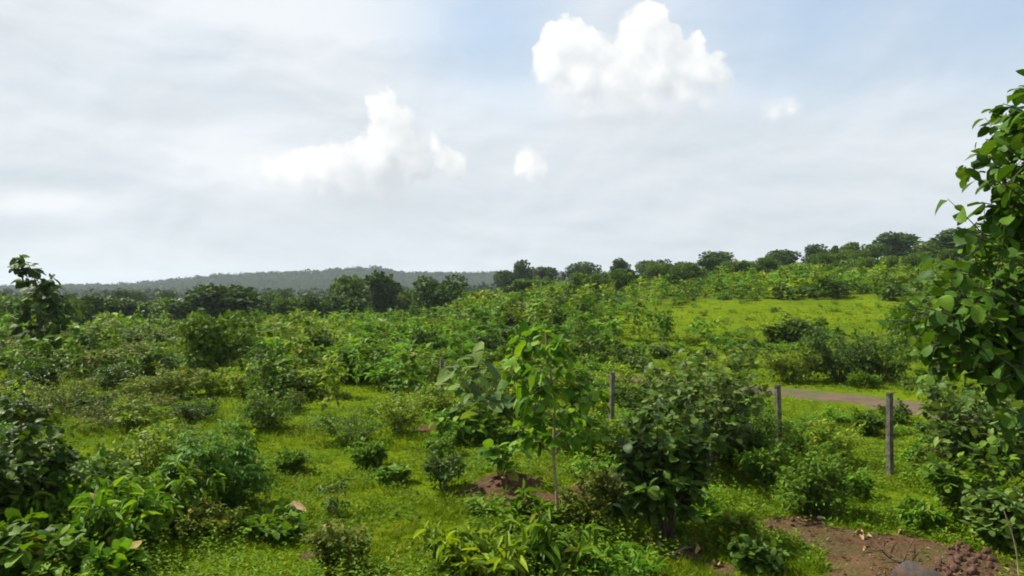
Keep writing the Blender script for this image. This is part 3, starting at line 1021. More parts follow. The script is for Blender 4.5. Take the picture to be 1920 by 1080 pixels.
def build_limb_trees():
    # big-leaved tree at the right edge: its trunk stands just outside the frame
    r = np.random.default_rng(3)
    D0 = 10.0
    bx = at(2030, 545, D0)[0]
    base = np.array([bx, D0, H(bx, D0)])
    trunk = [base + (0, 0, -.1), at(2025, 800, D0), at(2010, 560, D0), at(1985, 330, D0), at(1975, 120, D0)]
    ends = []
    for px, py in [(1895, 195), (1835, 250), (1850, 215), (1812, 285), (1830, 330), (1815, 375), (1862, 300), (1880, 345), (1862, 415), (1905, 260),
                   (1900, 400), (1775, 450), (1750, 505), (1800, 500), (1835, 465), (1730, 560), (1690, 590), (1705, 640), (1755, 610), (1790, 565),
                   (1800, 640), (1850, 540), (1845, 610), (1735, 600), (1720, 650), (1850, 700), (1880, 730), (1905, 700), (1860, 760), (1900, 770), (1690, 600), (1700, 570), (1720, 612), (1685, 648), (1740, 580), (1772, 600), (1735, 550), (1710, 590), (1755, 530), (1672, 575), (1680, 625), (1695, 560), (1715, 530), (1740, 640), (1790, 680), (1830, 700), (1765, 480), (1790, 430), (1830, 300), (1800, 330), (1855, 190), (1825, 590), (1840, 660), (1780, 610), (1865, 440), (1850, 370), (1880, 240), (1900, 450), (1905, 520), (1910, 620), (1815, 540), (1885, 480), (1900, 560), (1890, 640), (1760, 650), (1870, 680), (1935, 170), (1925, 330)]:
        ends.append(at(px + 26, py + 4, D0 + r.uniform(-1.1, .9)))
    for k in range(14):
        a = r.uniform(-1.2, 2.2); z = r.uniform(2.6, 6.4)
        rad = r.uniform(.6, 1.7) * (1.2 - .13 * (z - 2.6))
        ends.append(np.array([bx + .0 + rad * math.cos(a), D0 + rad * math.sin(a), z]))
    limb_tree('teak_tree', 'tall tree with big rounded leaves cut by the right edge of the picture', 'tree', base, trunk, .085, ends, 0, 10, .225, .78, -.35, 'canopy', 'bark', 7)

    # slender young tree in the centre, thin pale trunk
    b = hit(1048, 994)
    d = b[1]
    trunk = [b + (0, 0, -.05), at(1044, 930, d), at(1037, 850, d + .05), at(1040, 760, d + .1), at(1030, 680, d + .1), at(1022, 625, d + .1)]
    ends = []
    for px, py in [(1010, 612), (985, 640), (1050, 640), (1075, 672), (960, 665), (1000, 690), (1095, 720), (975, 735), (1060, 720), (1115, 770), (1090, 790), (1010, 780), (965, 790), (1050, 800), (1035, 660), (1105, 745), (955, 700), (940, 690), (985, 760), (1120, 800), (1080, 815), (1000, 815), (970, 630), (1130, 730), (1060, 770), (1020, 720)]:
        ends.append(at(px, py, d + r.uniform(-.55, .65)))
    limb_tree('young_tree', 'slender young tree with a thin pale trunk in the centre foreground', 'tree', b, trunk, .028, ends, 0, 8, .25, .5, -.35, 'fresh', 'pale_stem', 8, 'teak', drop=.1)

    # lone tree on the left, tall and ragged
    b = hit(72, 694)
    d = b[1]
    trunk = [b + (0, 0, -.1), at(70, 640, d), at(76, 590, d), at(72, 540, d), at(52, 492, d)]
    ends = []
    for px, py in [(40, 482), (30, 500), (58, 496), (70, 512), (95, 522), (45, 525), (75, 535), (95, 545), (60, 552), (115, 556), (125, 566), (85, 565), (45, 572), (40, 590), (105, 585), (70, 588), (125, 590),
                   (55, 640), (85, 650), (95, 660), (50, 615), (90, 615), (70, 610), (65, 660), (110, 600), (35, 605), (100, 570)]:
        ends.append(at(72 + (px - 72) * 1.3, py, d + r.uniform(-1.3, 1.3)))
    limb_tree('broadleaf_tree', 'lone ragged tree rising above the scrub at the far left', 'tree', b, trunk, .06, ends, 0, 8, .44, .74, -.35, 'tree', 'bark', 9, 'teak', twigs=2)


build_limb_trees()


# ------------------------------------------------------------------ shrub and tree stock for the middle and far ground
def shrub_proto(seed, n_stem, n_twig, n_leaf, L0, ratio, lift=.0, tm='low', Hh=1.0, Wd=1.15, pin=None, flat=.35):
    rng = np.random.default_rng(seed)
    lines, lv = grow(rng, Hh, Wd, n_stem, n_twig, n_leaf, L0, ratio, lift, .12, .26, .008, pin=pin, flat=flat)
    V, T, R = leaf_tris(lv, tm, rng)
    return lines, V, T, R


def cloud_crown(rng, lobes, n, size, flat=.75):
    """leaf clumps spread through uneven lobes; lobes: (x,y,z,r)"""
    lobes = np.array(lobes)
    pick = rng.choice(len(lobes), n, p=lobes[:, 3] ** 2 / (lobes[:, 3] ** 2).sum())
    d = rng.normal(size=(n, 3)); d /= np.linalg.norm(d, axis=1, keepdims=True)
    r = lobes[pick, 3] * (0.45 + .6 * rng.random(n) ** .45)
    P = lobes[pick, :3] + d * r[:, None] * np.array([1, 1, flat])
    D = d * .6 + rng.normal(0, .6, (n, 3))
    Nn = d + rng.normal(0, .5, (n, 3)) + np.array([0, 0, .5])
    L = size * rng.uniform(.6, 1.3, n)
    return dict(P=P, D=D, N=Nn, L=L, W=L * rng.uniform(.6, .95, n))


def tree_proto(seed, form, n, size):
    """unit tree: 1 m tall; returns trunk lines and leaves"""
    rng = np.random.default_rng(seed)
    lobes = []
    if form == 'round':
        nl = 17; cz, rx, rz, r0 = .54, .40, .27, (.16, .23)
    elif form == 'tall':
        nl = 14; cz, rx, rz, r0 = .56, .22, .32, (.13, .2)
    elif form == 'umbrella':
        nl = 16; cz, rx, rz, r0 = .60, .48, .20, (.16, .22)
    else:
        nl = 12; cz, rx, rz, r0 = .58, .34, .28, (.11, .18)
    for k in range(nl):
        a = rng.uniform(0, 6.28); q = math.sqrt(rng.random()); h = rng.uniform(-1, 1)
        lobes.append((math.cos(a) * q * rx * math.sqrt(1 - .5 * h * h), math.sin(a) * q * rx * math.sqrt(1 - .5 * h * h), cz + h * rz, rng.uniform(*r0)))
    lv = cloud_crown(rng, lobes, n, size)
    lines = [(np.array([[0, 0, -.05], [.01, 0, .2], [-.01, .01, .4], [0, 0, .62]]), np.array([.03, .024, .018, .008]))]
    for l in lobes:
        s = np.array([0, 0, rng.uniform(.22, .45)]); e = np.array(l[:3])
        lines.append((bez(s, (s + e) / 2 + np.array([0, 0, -.03]), e, 4), np.linspace(.013, .004, 4)))
    return lines, lv


SPECIES = {  # adjective for labels
    'yellow': 'yellow-green', 'green': 'mid-green', 'fresh': 'fresh green', 'olive': 'olive', 'dark': 'dark green', 'grey': 'grey-green'}

# middle-ground shrubs: one mesh each (stems joined would not show): leaf soup
PROTO = {}


def mid_protos():
    k = 0
    for mk, arr in {
        'yellow': [(11, 8, 9, .13, .55), (11, 9, 8, .15, .46)], 'green': [(11, 8, 9, .13, .6), (11, 9, 8, .15, .55)], 'fresh': [(11, 9, 8, .15, .5)],
            'olive': [(12, 9, 8, .12, .5)], 'dark': [(12, 8, 8, .15, .6)], 'grey': [(11, 8, 7, .18, .6)]}.items():
        PROTO[mk] = []
        for a in arr:
            for s in range(2):
                k += 1
                lines, V, T, R = shrub_proto(500 + k, *a, Hh=1.0, Wd=1.25, lift=-.05)
                lowrng = np.random.default_rng(900 + k)
                # cheap copy for far use: fewer, larger leaves
                _, lv2 = grow(lowrng, 1.0, 1.3, 6, 4, 4, .28, .6, 0., .05, .26, .008)
                lowm = leaf_tris(lv2, 'quad', lowrng)
                PROTO[mk].append(dict(lines=lines, V=V, T=T, R=R, low=lowm))
                p = PROTO[mk][-1]
                p['me'] = tri_mesh('foliage', V, T, M[mk], R, False)
                sv, st = tubes(lines[:10], 4)
                p['stem'] = tri_mesh('stem', sv, st, M['stem'], smooth=True)


mid_protos()
SAPL = {}
for k_, mk_ in enumerate(['yellow', 'green', 'fresh', 'yellow', 'green', 'grey']):
    rg_ = np.random.default_rng(1500 + k_)
    lines_, lv_ = grow(rg_, 1.0, .62, 1 if k_ < 4 else 2, 13, 6, .17, .55, -.22, .16, .34, .008)
    V_, T_, R_ = leaf_tris(lv_, 'low', rg_)
    sv_, st_ = tubes(lines_, 4)
    SAPL.setdefault(mk_, []).append(dict(V=V_, T=T_, R=R_, low=leaf_tris(sub(lv_, rg_.random(len(lv_['P'])) < .8), 'quad', rg_), me=tri_mesh('foliage', V_, T_, M[mk_], R_, False), stem=tri_mesh('stem', sv_, st_, M['pale_stem'], smooth=True)))


class Soup:
    """many far plants joined into one mesh of real leaves"""
    def __init__(self):
        self.V, self.T, self.R, self.n = [], [], [], 0

    def add(self, V, T, R, loc, sc, rot, rsh):
        c, s = math.cos(rot), math.sin(rot)
        v = V * np.asarray(sc)
        v = np.stack([v[:, 0] * c - v[:, 1] * s, v[:, 0] * s + v[:, 1] * c, v[:, 2]], -1) + np.asarray(loc)
        self.V.append(v); self.T.append(T + self.n); self.R.append((R * .6 + rsh) % 1.0)
        self.n += len(V)

    def build(self, name, label, cat, mat):
        if not self.V:
            return
        me = tri_mesh(name, np.concatenate(self.V), np.concatenate(self.T), mat, np.concatenate(self.R), False)
        tag(obj(name, me), label, cat, None, 'stuff')


HAND = []      # plan positions of hand placed plants, to keep room round them
for o_ in list(col.objects):
    if o_.parent is None and o_.get('category') in ('bush', 'sapling', 'plant', 'tree'):
        HAND.append((o_.location.x, o_.location.y))
HAND = np.array(HAND)


LANDMARK = [(28, 880, 'the dark left-edge bush'), (395, 870, 'the fern-leaved bush'), (832, 880, 'the small rounded bush'), (895, 740, 'the large-leaved centre sapling'),
            (1048, 900, 'the thin pale trunk'), (1030, 700, 'the slender young crown'), (1248, 900, 'the big dark bush'), (1320, 740, 'the large grey-green bush'), (1147, 745, 'the post by the young tree'),
            (1462, 780, 'the middle fence post'), (1668, 815, 'the rightmost fence post'), (1525, 910, 'the shrub on bare soil'), (1715, 1050, 'the grey boulder'),
            (1862, 790, 'the big right-edge bush'), (1570, 680, 'the dark slope-foot bush'), (1600, 745, 'the track'), (627, 920, 'the pale-leaved sapling'), (548, 860, 'the lone little shrub'),
            (72, 590, 'the lone ragged tree'), (410, 650, 'the small spreading tree'), (829, 695, 'the distant concrete post'), (741, 700, 'the leaning stake'), (481, 680, 'the farthest pale post'),
            (440, 570, 'the valley dome tree'), (712, 560, 'the tall dark tree'), (828, 560, 'the dark tree standing alone'), (1450, 600, 'the open grassy slope'), (500, 760, 'the grass-strip bush'),
            (230, 770, 'the wide olive bush'), (660, 740, 'the far grass strip'), (980, 500, 'the first rounded ridge tree'), (1160, 500, 'the pointed ridge tree'), (1352, 485, 'the dark ridge dome tree'), (1465, 480, 'the double-humped ridge tree'),
            (1692, 455, 'the highest dark ridge tree'), (1760, 560, 'the big-leaved right tree'), (592, 575, 'the small dark valley tree'), (250, 600, 'the flat wide valley tree'), (1300, 560, 'the slope top edge'),
            (640, 650, 'the scrub row'), (160, 680, 'the left-hand scrub flat')]


def nwords(t):
    return len(t.replace('-', ' ').split())


def where(px, py):
    """words for a place: the nearest landmark and the side of it"""
    q = [((px - a) ** 2 + (1.6 * (py - b)) ** 2, a, b, t) for a, b, t in LANDMARK]
    _, a, b, t = min(q)
    dx, dy = px - a, 1.6 * (py - b)
    near = 'just ' if dx * dx + dy * dy < 60 ** 2 else ''
    if abs(dx) > 2.2 * abs(dy):
        return near + ('left of ' if dx < 0 else 'right of ') + t
    v = 'behind ' if dy < 0 else 'in front of '
    if abs(dx) > .45 * abs(dy):
        return near + v + 'and ' + ('left of ' if dx < 0 else 'right of ') + t
    return near + v + t


def build_scrub():
    rng = np.random.default_rng(77)
    cand = []
    d = 11.5
    while d < 96:
        sp = 1.0 + .0165 * d
        x = -(.95 if d < 40 else .78) * d
        while x < (.95 if d < 40 else .78) * d:
            cand.append((x + rng.uniform(-.48, .48) * sp, d + rng.uniform(-.48, .48) * sp, sp))
            x += sp
        d += sp
    cand = np.array(cand)
    Z = terrain(cand[:, 0], cand[:, 1])
    items = []
    for (x, y, sp), z in zip(cand, Z):
        px, py = to_px(x, y, z)
        if is_clear(px, py, 1.0):
            if rng.random() < (.55 if y > 34 and px > 1150 else .82): continue
            tiny = True
        else:
            tiny = False
        if near_track(x, y, 2.0): continue
        if soil_at(np.array([x]), np.array([y]))[0] > .3: continue
        dist2 = ((HAND - (x, y)) ** 2).sum(1).min()
        if 1590 < px < 1745 and 11.5 < y < 15.2: continue
        if dist2 < (.55 if y < 26 else 1.0): continue
        dens = float(vnoise(x / 6, y / 6, 21)) + .5
        if y < 26:
            if rng.random() > .50 + .40 * (dens > .45): continue
        elif rng.random() > (.55 if y < 36 else .78) + .4 * dens: continue
        # the slope and hill
        if y < 26:
            hgt = rng.uniform(.22, .70)
            if px > 1120 and y > 13: hgt = rng.uniform(.4, .9)
            if px < 330 and y > 17: hgt = rng.uniform(.4, 1.0)
        else:
            hgt = (.6 + .95 * rng.random() ** 1.4) * (1 + .4 * (dens - .5)) + (y > 45) * 1.3 * rng.random() ** 2.5
            if 560 < py < 720 and 1150 < px < 1420: hgt *= .55
            if 480 < px < 830 and y < 36: hgt = rng.uniform(1.1, 2.1)
        if tiny: hgt = rng.uniform(.12, .3) * (1.6 if y > 34 else 1)
        # keep the view to the slope and the track open
        if px > 1180 and 18 < y < 42: hgt = min(hgt, rng.uniform(.3, .75) if px > 1430 else rng.uniform(.5, 1.3))
        w = vnoise(x / 9, y / 9, 33) + rng.normal(0, .22)
        if px < 620: pal = ['green', 'dark', 'yellow', 'olive', 'green', 'fresh']
        elif px < 1180: pal = ['yellow', 'olive', 'green', 'fresh', 'dark', 'green']
        else: pal = ['green', 'yellow', 'fresh', 'green', 'dark', 'grey']
        if y > 60: pal = ['green', 'dark', 'yellow', 'fresh', 'green', 'yellow']
        mk = pal[int(np.clip((w + .6) / 1.2, 0, .999) * 6)]
        sap = False
        if not tiny and mk in SAPL and 22 < y < 100 and rng.random() < .42 and not (px > 1180 and y < 45 and rng.random() < .75):
            sap = True
            if mk == 'grey': mk = 'fresh'
            hgt = rng.uniform(1.2, 2.3) + (y > 45) * rng.uniform(0, .7)
        items.append((x, y, z, hgt, mk, px, py, sap))
    # individuals: those that show largest
    items.sort(key=lambda i: -(i[3] / i[1]))
    soups = {k: Soup() for k in PROTO}
    for n, (x, y, z, hgt, mk, px, py, sap) in enumerate(items):
        src = SAPL if sap else PROTO
        p = src[mk][int(rng.integers(0, len(src[mk])))]
        wd = hgt * (rng.uniform(.8, 1.25) if sap else rng.uniform(1.05, 1.7))
        rot = rng.uniform(0, 6.28)
        if n < 290:
            o = obj('sapling' if sap else 'shrub', None, loc=(x, y, z - .03))
            o.scale = (wd, wd, hgt); o.rotation_euler = (0, 0, rot)
            o.empty_display_size = .3
            f = obj('foliage', p['me'], o)
            if y < 32 or sap:
                obj('stem', p['stem'], o)
            size = 'tiny' if hgt < .32 else 'knee-high' if hgt < .55 else 'low' if hgt < .8 else 'waist-high' if hgt < 1.2 else 'tall' if hgt < 1.7 else 'very tall'
            shape = 'wide ' if wd > 1.45 * hgt else 'narrow ' if wd < 1.2 * hgt else ''
            zn = where(px, py - .5 * hgt / y * F)
            what = 'sapling' if sap else 'shrub'
            if sap: shape = ''
            lab = '%s %s%s %s %s' % (size, shape, SPECIES[mk], what, zn)
            tag(o, lab if nwords(lab) < 16 else '%s %s %s %s' % (size, SPECIES[mk], what, zn.replace('just ', '')), what, what + 's ' + zn.replace('just ', ''))
        elif y < 46 and hgt > .42 and not sap:
            soups[mk].add(p['V'], p['T'], p['R'], (x, y, z - .03), (wd, wd, hgt), rot, rng.random())
        else:
            V, T, R = p['low']
            soups[mk].add(V, T, R, (x, y, z - .05), (wd * 1.1, wd * 1.1, hgt * 1.05), rot, rng.random())
    # hillside and valley scrub beyond
    for (r0, r1, u0, u1, sp0, h0, h1) in [(94, 250, -.02, .76, 3.7, 1.2, 2.5), (94, 330, -.74, 0.02, 5.0, 1.4, 3.2)]:
        d = r0
        while d < r1:
            sp = sp0 * (d / 110) ** .6
            x = u0 * d
            while x < u1 * d:
                xx = x + rng.uniform(-.5, .5) * sp; yy = d + rng.uniform(-.5, .5) * sp
                x += sp
                if rng.random() < .12: continue
                mk = ['green', 'dark', 'green', 'yellow', 'green', 'yellow'][int(np.clip((vnoise(xx / 14, yy / 14, 44) + rng.normal(0, .2) + .6) / 1.2, 0, .999) * 6)]
                p = PROTO[mk][int(rng.integers(0, len(PROTO[mk])))]
                V, T, R = p['low']
                hh = h0 * .7 + (h1 - h0 * .7) * rng.random() ** 2; ww = hh * rng.uniform(1.0, 1.5)
                soups[mk].add(V, T, R, (xx, yy, H(xx, yy) - .1), (ww, ww, hh), rng.uniform(0, 6.28), rng.random())
            d += sp
    for mk, s in soups.items():
        s.build('scrub', 'mass of %s scrub covering the middle distance' % SPECIES[mk], 'scrub', M[mk])
    print('scrub candidates', len(items), {k: sum(len(t) for t in s.T) for k, s in soups.items()})


build_scrub()

# ------------------------------------------------------------------ trees of the valley and the ridge
TREES = []
for k, (form, n, size) in enumerate([('round', 3000, .075), ('round', 2800, .08), ('tall', 2200, .075), ('umbrella', 2800, .075), ('sparse', 1900, .075), ('round', 3000, .07)]):
    lines, lv = tree_proto(700 + k, form, n, size)
    rg = np.random.default_rng(720 + k)
    V, T, R = leaf_tris(lv, 'quad', rg)
    sv, st = tubes(lines, 5)
    TREES.append(dict(form=form, V=V, T=T, R=R, me={mk: tri_mesh('crown', V, T, M[mk], R, False) for mk in ('tree', 'tree2')}, tr=tri_mesh('trunk', sv, st, M['bark'], smooth=True),
                      zmax=float(np.percentile(V[:, 2], 99.5)), w=float(np.percentile(np.abs(V[:, 0]), 98) * 2)))


def place_tree(px, top, wpx, d, which, mk, label, group=None, rot=0.0):
    x = (px - HX) / F * d
    z0 = H(x, d)
    zt = CAM_Z - (top - HY) / F * d
    hgt = max(1.5, zt - z0)
    t = TREES[which]
    if nwords(label) > 16: label = label.replace('just ', '').replace('rounded tree', 'tree').replace('upright tree', 'tree').replace('hillside ', '')
    if nwords(label) > 16: label = label.replace('light green', 'light').replace('far small', 'small').replace('in front of and', 'below and').replace('rounded ', '').replace('upright ', '').replace('broad ', '')
    o = obj('tree', None, loc=(x, d, z0))
    o.empty_display_size = .2
    w = wpx * (.78 if d > 150 else 1.0) / F * d / t['w']
    o.scale = (w, w, hgt / t['zmax'])
    o.rotation_euler = (0, 0, rot)
    obj('trunk', t['tr'], o)
    obj('crown', t['me'][mk], o)
    tag(o, label, 'tree', group)
    return o


FORMW = {'round': 'rounded ', 'tall': 'upright ', 'umbrella': 'broad ', 'sparse': 'loose '}


def build_trees():
    rng = np.random.default_rng(55)
    spec = [
        (440, 536, 135, 112, 0, 'tree', 'wide dark dome-shaped tree in the valley left of centre'),
        (655, 519, 70, 135, 1, 'tree2', 'tree in front of the far ridge, left of a close pair'),
        (712, 513, 72, 125, 2, 'tree', 'tall dark tree in front of the highest part of the far ridge'),
        (828, 518, 82, 112, 5, 'tree', 'dark tree standing alone between the far ridge and the centre'),
        (592, 556, 62, 100, 4, 'tree', 'small dark tree right of the dome-shaped valley tree'),
        (548, 558, 60, 118, 0, 'tree2', 'pale green tree between the dome-shaped tree and the small dark tree'),
        (185, 556, 72, 92, 4, 'tree', 'dark tree right of the lone ragged tree at the far left'),
        (228, 546, 46, 190, 1, 'tree', 'small hazy dark tree under the left end of the far ridge'),
        (275, 560, 110, 140, 3, 'tree2', 'flat wide tree in the valley below the left end of the ridge'),
        (330, 566, 70, 120, 5, 'tree2', 'rounded green tree left of the dome-shaped valley tree'),
        (18, 556, 90, 95, 0, 'tree2', 'green tree behind the lone ragged tree at the left border'),
        (130, 568, 70, 80, 5, 'tree', 'low dark tree just right of the lone ragged tree'),
        (505, 552, 50, 140, 1, 'tree', 'small dark tree touching the right side of the dome-shaped tree'),
        (770, 545, 60, 130, 1, 'tree2', 'low rounded tree between the two dark trees before the ridge'),
        (895, 545, 70, 120, 0, 'tree2', 'pale rounded tree right of the tree standing alone'),
        (980, 489, 52, 235, 5, 'tree', 'rounded tree that starts the ridge line right of the far hill'),
        (945, 508, 50, 235, 1, 'tree', 'lower tree at the left foot of the ridge line'),
        (1030, 501, 60, 240, 0, 'tree', 'low tree right of the first rounded ridge tree'),
        (1095, 492, 85, 245, 3, 'tree', 'broad flat-topped tree on the ridge above the centre'),
        (1160, 486, 44, 215, 2, 'tree', 'pointed narrow tree on the ridge'),
        (1215, 489, 60, 240, 1, 'tree2', 'rounded tree on the ridge right of the pointed tree'),
        (1245, 487, 40, 235, 5, 'tree', 'small tree on the ridge between the pointed tree and the dome'),
        (1290, 493, 60, 232, 0, 'tree', 'low tree on the ridge left of the dome-shaped ridge tree'),
        (1352, 472, 82, 215, 0, 'tree', 'dark dome-shaped tree on the ridge'),
        (1465, 469, 70, 200, 1, 'tree', 'dark double-humped tree on the ridge right of the dome'),
        (1410, 490, 60, 210, 5, 'tree2', 'low trees gap filler on the ridge between the dome and double-humped trees'),
        (1532, 459, 62, 190, 5, 'tree', 'rounded dark tree on the ridge left of the thin bare-looking tree'),
        (1570, 461, 28, 195, 4, 'tree', 'thin sparse tree on the ridge'),
        (1605, 455, 60, 185, 4, 'tree2', 'loose tree on the ridge right of the thin sparse tree'),
        (1645, 456, 60, 180, 3, 'tree2', 'flat-topped light tree on the ridge left of the highest dark tree'),
        (1692, 437, 95, 188, 0, 'tree', 'highest dark dome-shaped tree on the ridge near the right edge'),
        (1765, 450, 90, 150, 1, 'tree2', 'light green tree on the hill just left of the big-leaved right tree'),
        (1830, 430, 110, 140, 0, 'tree', 'tree on the hill behind the big-leaved right tree'),
        (1915, 425, 100, 140, 5, 'tree', 'tree on the hill at the right border behind the big leaves'),
    ]
    spec = [s if 'gap filler' not in s[6] else s[:6] + ('low light tree on the ridge between the dome and the double-humped tree',) for s in spec]
    for s in spec:
        place_tree(*s[:6], s[6], None, rng.uniform(-.6, .6))
    # the bright umbrella-shaped small tree left of centre, with its dark inside
    b = hit(410, 712)
    place_tree(412, 588, 120, b[1], 5, 'tree2', 'small spreading tree with a pale stem in the scrub left of centre', None, .4)
    # others of the valley and hill
    for k in range(46):
        px = rng.uniform(-40, 900)
        d = rng.uniform(110, 300)
        ty = rng.uniform(548, 572) - (d > 200) * 8
        wt = int(rng.integers(0, 6)); mk = ['tree', 'tree2'][int(rng.integers(0, 2))]
        place_tree(px, ty, rng.uniform(40, 75) * 150 / d, d, wt, mk, '%s %s %stree %s' % (['small', 'far small'][d > 200], ['dark', 'light green'][mk == 'tree2'], FORMW[TREES[wt]['form']], where(px, ty + 6)),
                   'small trees on the valley floor', rng.uniform(0, 6))
    for k in range(44):
        px = rng.uniform(930, 1800)
        d = rng.uniform(105, 190)
        x = (px - HX) / F * d
        _, py = to_px(x, d, H(x, d))
        hp = rng.uniform(2.2, 3.6) / d * F
        wt = int(rng.integers(0, 6)); mk = ['tree', 'tree2', 'tree2'][int(rng.integers(0, 3))]
        place_tree(px, py - hp, hp * rng.uniform(1.0, 1.5), d, wt, mk, '%s %shillside tree %s' % (['small dark', 'small light green'][mk == 'tree2'], FORMW[TREES[wt]['form']], where(px, py - hp * .6)),
                   'small trees in the hillside scrub', rng.uniform(0, 6))


build_trees()


def build_far_wood():
    rng = np.random.default_rng(66)
    s = Soup()
    lows = []
    for k, form in enumerate(['round', 'round', 'tall', 'sparse']):
        _, lv = tree_proto(800 + k, form, 32, .36)
        rg = np.random.default_rng(k)
        lows.append(leaf_tris(lv, 'quad', rg))
    d = 330.0
    while d < 1620:
        sp = 13 + .016 * d
        if d > 1440: sp = 9
        x = -.8 * d
        while x < .45 * d:
            xx = x + rng.uniform(-.5, .5) * sp; yy = d + rng.uniform(-.5, .5) * sp
            x += sp
            if rng.random() < .15: continue
            zz = max(H(xx, yy), float(hill_z(np.array([xx]), np.array([yy]))[0]) if yy > 990 else -99)
            px, py = to_px(xx, yy, zz)
            if abs(px - 350) < 30 and 300 < yy < 425: continue
            if abs(px - 775) < 22 and 800 < yy < 1262: continue
            V, T, R = lows[int(rng.integers(0, 4))]
            hh = rng.uniform(4, 8) if d < 1440 else rng.uniform(4, 10)
            ww = hh * rng.uniform(.9, 1.5)
            s.add(V, T, R, (xx, yy, zz - .5), (ww, ww, hh), rng.uniform(0, 6.28), rng.random())
        d += sp * (1.0 if d < 1440 else 1.3)
    s.build('wood', 'hazy far-off wood on the valley floor and the distant ridge', 'wood', M['far'])
    print('wood tris', sum(len(t) for t in s.T))


build_far_wood()


# ------------------------------------------------------------------ fence posts
def post_mesh(w, h, matkey, seed, top=0.02):
    r = np.random.default_rng(seed)
    zs = [-.25, .0, h * .25, h * .5, h * .75, h - top, h]
    V, T = [], []
    bx, by = 0.0, 0.0
    for i, z in enumerate(zs):
        k = w * .5 * (1 - .10 * z / h) * (1 if i < 6 else .72)
        c = k * .8
        bx += r.normal(0, .003); by += r.normal(0, .003)
        for (sx, sy) in [(k, c), (c, k), (-c, k), (-k, c), (-k, -c), (-c, -k), (c, -k), (k, -c)]:
            V.append((bx + sx + r.normal(0, .0015), by + sy + r.normal(0, .0015), z + (r.normal(0, .006) if i == 6 else 0)))
    n = len(zs)
    for i in range(n - 1):
        for j in range(8):
            a, b = i * 8 + j, i * 8 + (j + 1) % 8
            T += [[a, b, b + 8], [a, b + 8, a + 8]]
    V.append((bx, by, h + .003))
    for j in range(8):
        T.append([(n - 1) * 8 + j, (n - 1) * 8 + (j + 1) % 8, len(V) - 1])
    return tri_mesh('post', np.array(V), np.array(T), M[matkey])


def wire_loops(w, h, zs):
    lines = []
    for z in zs:
        k = w * .5 * (1 - .1 * z / h) + .004
        a = np.linspace(0, 2 * math.pi, 17)
        pts = np.stack([np.clip(np.cos(a) * 1.3, -1, 1) * k, np.clip(np.sin(a) * 1.3, -1, 1) * k, z + .012 * np.sin(a)], -1)
        lines.append((pts, np.full(17, .004)))
    return tubes(lines, 4)


M['wire'] = solid_mat('rusty_wire', (.10, .06, .04), (.06, .04, .03), 30, .8, 0)


def build_posts():
    for k, (px, top, d, w, mk, ang, tilt, label) in enumerate([
        (1668, 735, 15.0, .108, 'concrete', .5, (.01, -.02), 'weathered concrete fence post standing clear at the right, nearest of the row'),
        (1462, 720, 16.3, .108, 'concrete', .45, (-.01, -.03), 'weathered concrete fence post in the middle of the right-hand bushes'),
        (1286, 716, 17.4, .12, 'concrete', .5, (.02, .02), 'pale concrete fence post half hidden inside the large grey-green bush'),
        (1147, 697, 18.8, .108, 'concrete', .5, (.0, .01), 'weathered concrete fence post right of the slender young tree'),
        (829, 674, 23.5, .11, 'concrete', .5, (.0, -.01), 'small distant concrete fence post above the large-leaved centre sapling'),
        (741, 678, 25.0, .065, 'darkpost', .3, (.03, .05), 'thin dark leaning fence stake left of the small distant concrete post'),
        (481, 664, 29.5, .12, 'concrete', .5, (.0, .02), 'farthest pale fence post, in the scrub right of the spreading tree'),
    ]):
        x = (px - HX) / F * d
        z0 = H(x, d)
        h = CAM_Z - (top - HY) / F * d - z0
        o = obj('fence_post', None, loc=(x, d, z0))
        o.rotation_euler = (tilt[0], tilt[1], ang)
        o.empty_display_size = .2
        tag(o, label, 'fence post', 'old posts of the fence line')
        obj('post', post_mesh(w, h, mk, 40 + k), o)
        V, T = wire_loops(w, h, [h * .82, h * .5])
        obj('wire_tie', tri_mesh('wire_tie', V, T, M['wire'], smooth=True), o)


build_posts()


# ------------------------------------------------------------------ rocks, sticks and dead leaves
def rock_mesh(seed, matkey, sub=2, rough=.22, lo=.55, hi=.85):
    import bmesh
    bm = bmesh.new()
    bmesh.ops.create_icosphere(bm, subdivisions=sub, radius=1)
    r = np.random.default_rng(seed)
    cut = [(unit(r.normal(size=3)), r.uniform(lo, hi)) for _ in range(9)]
    for v in bm.verts:
        p = np.array(v.co)
        for nrm, dd in cut:
            e = p @ nrm - dd
            if e > 0:
                p = p - nrm * e * .9
        p = p * (1 + rough * .3 * r.normal())
        v.co = p
    me = bpy.data.meshes.new('rock')
    bm.to_mesh(me); bm.free()
    me.materials.append(M[matkey])
    return me


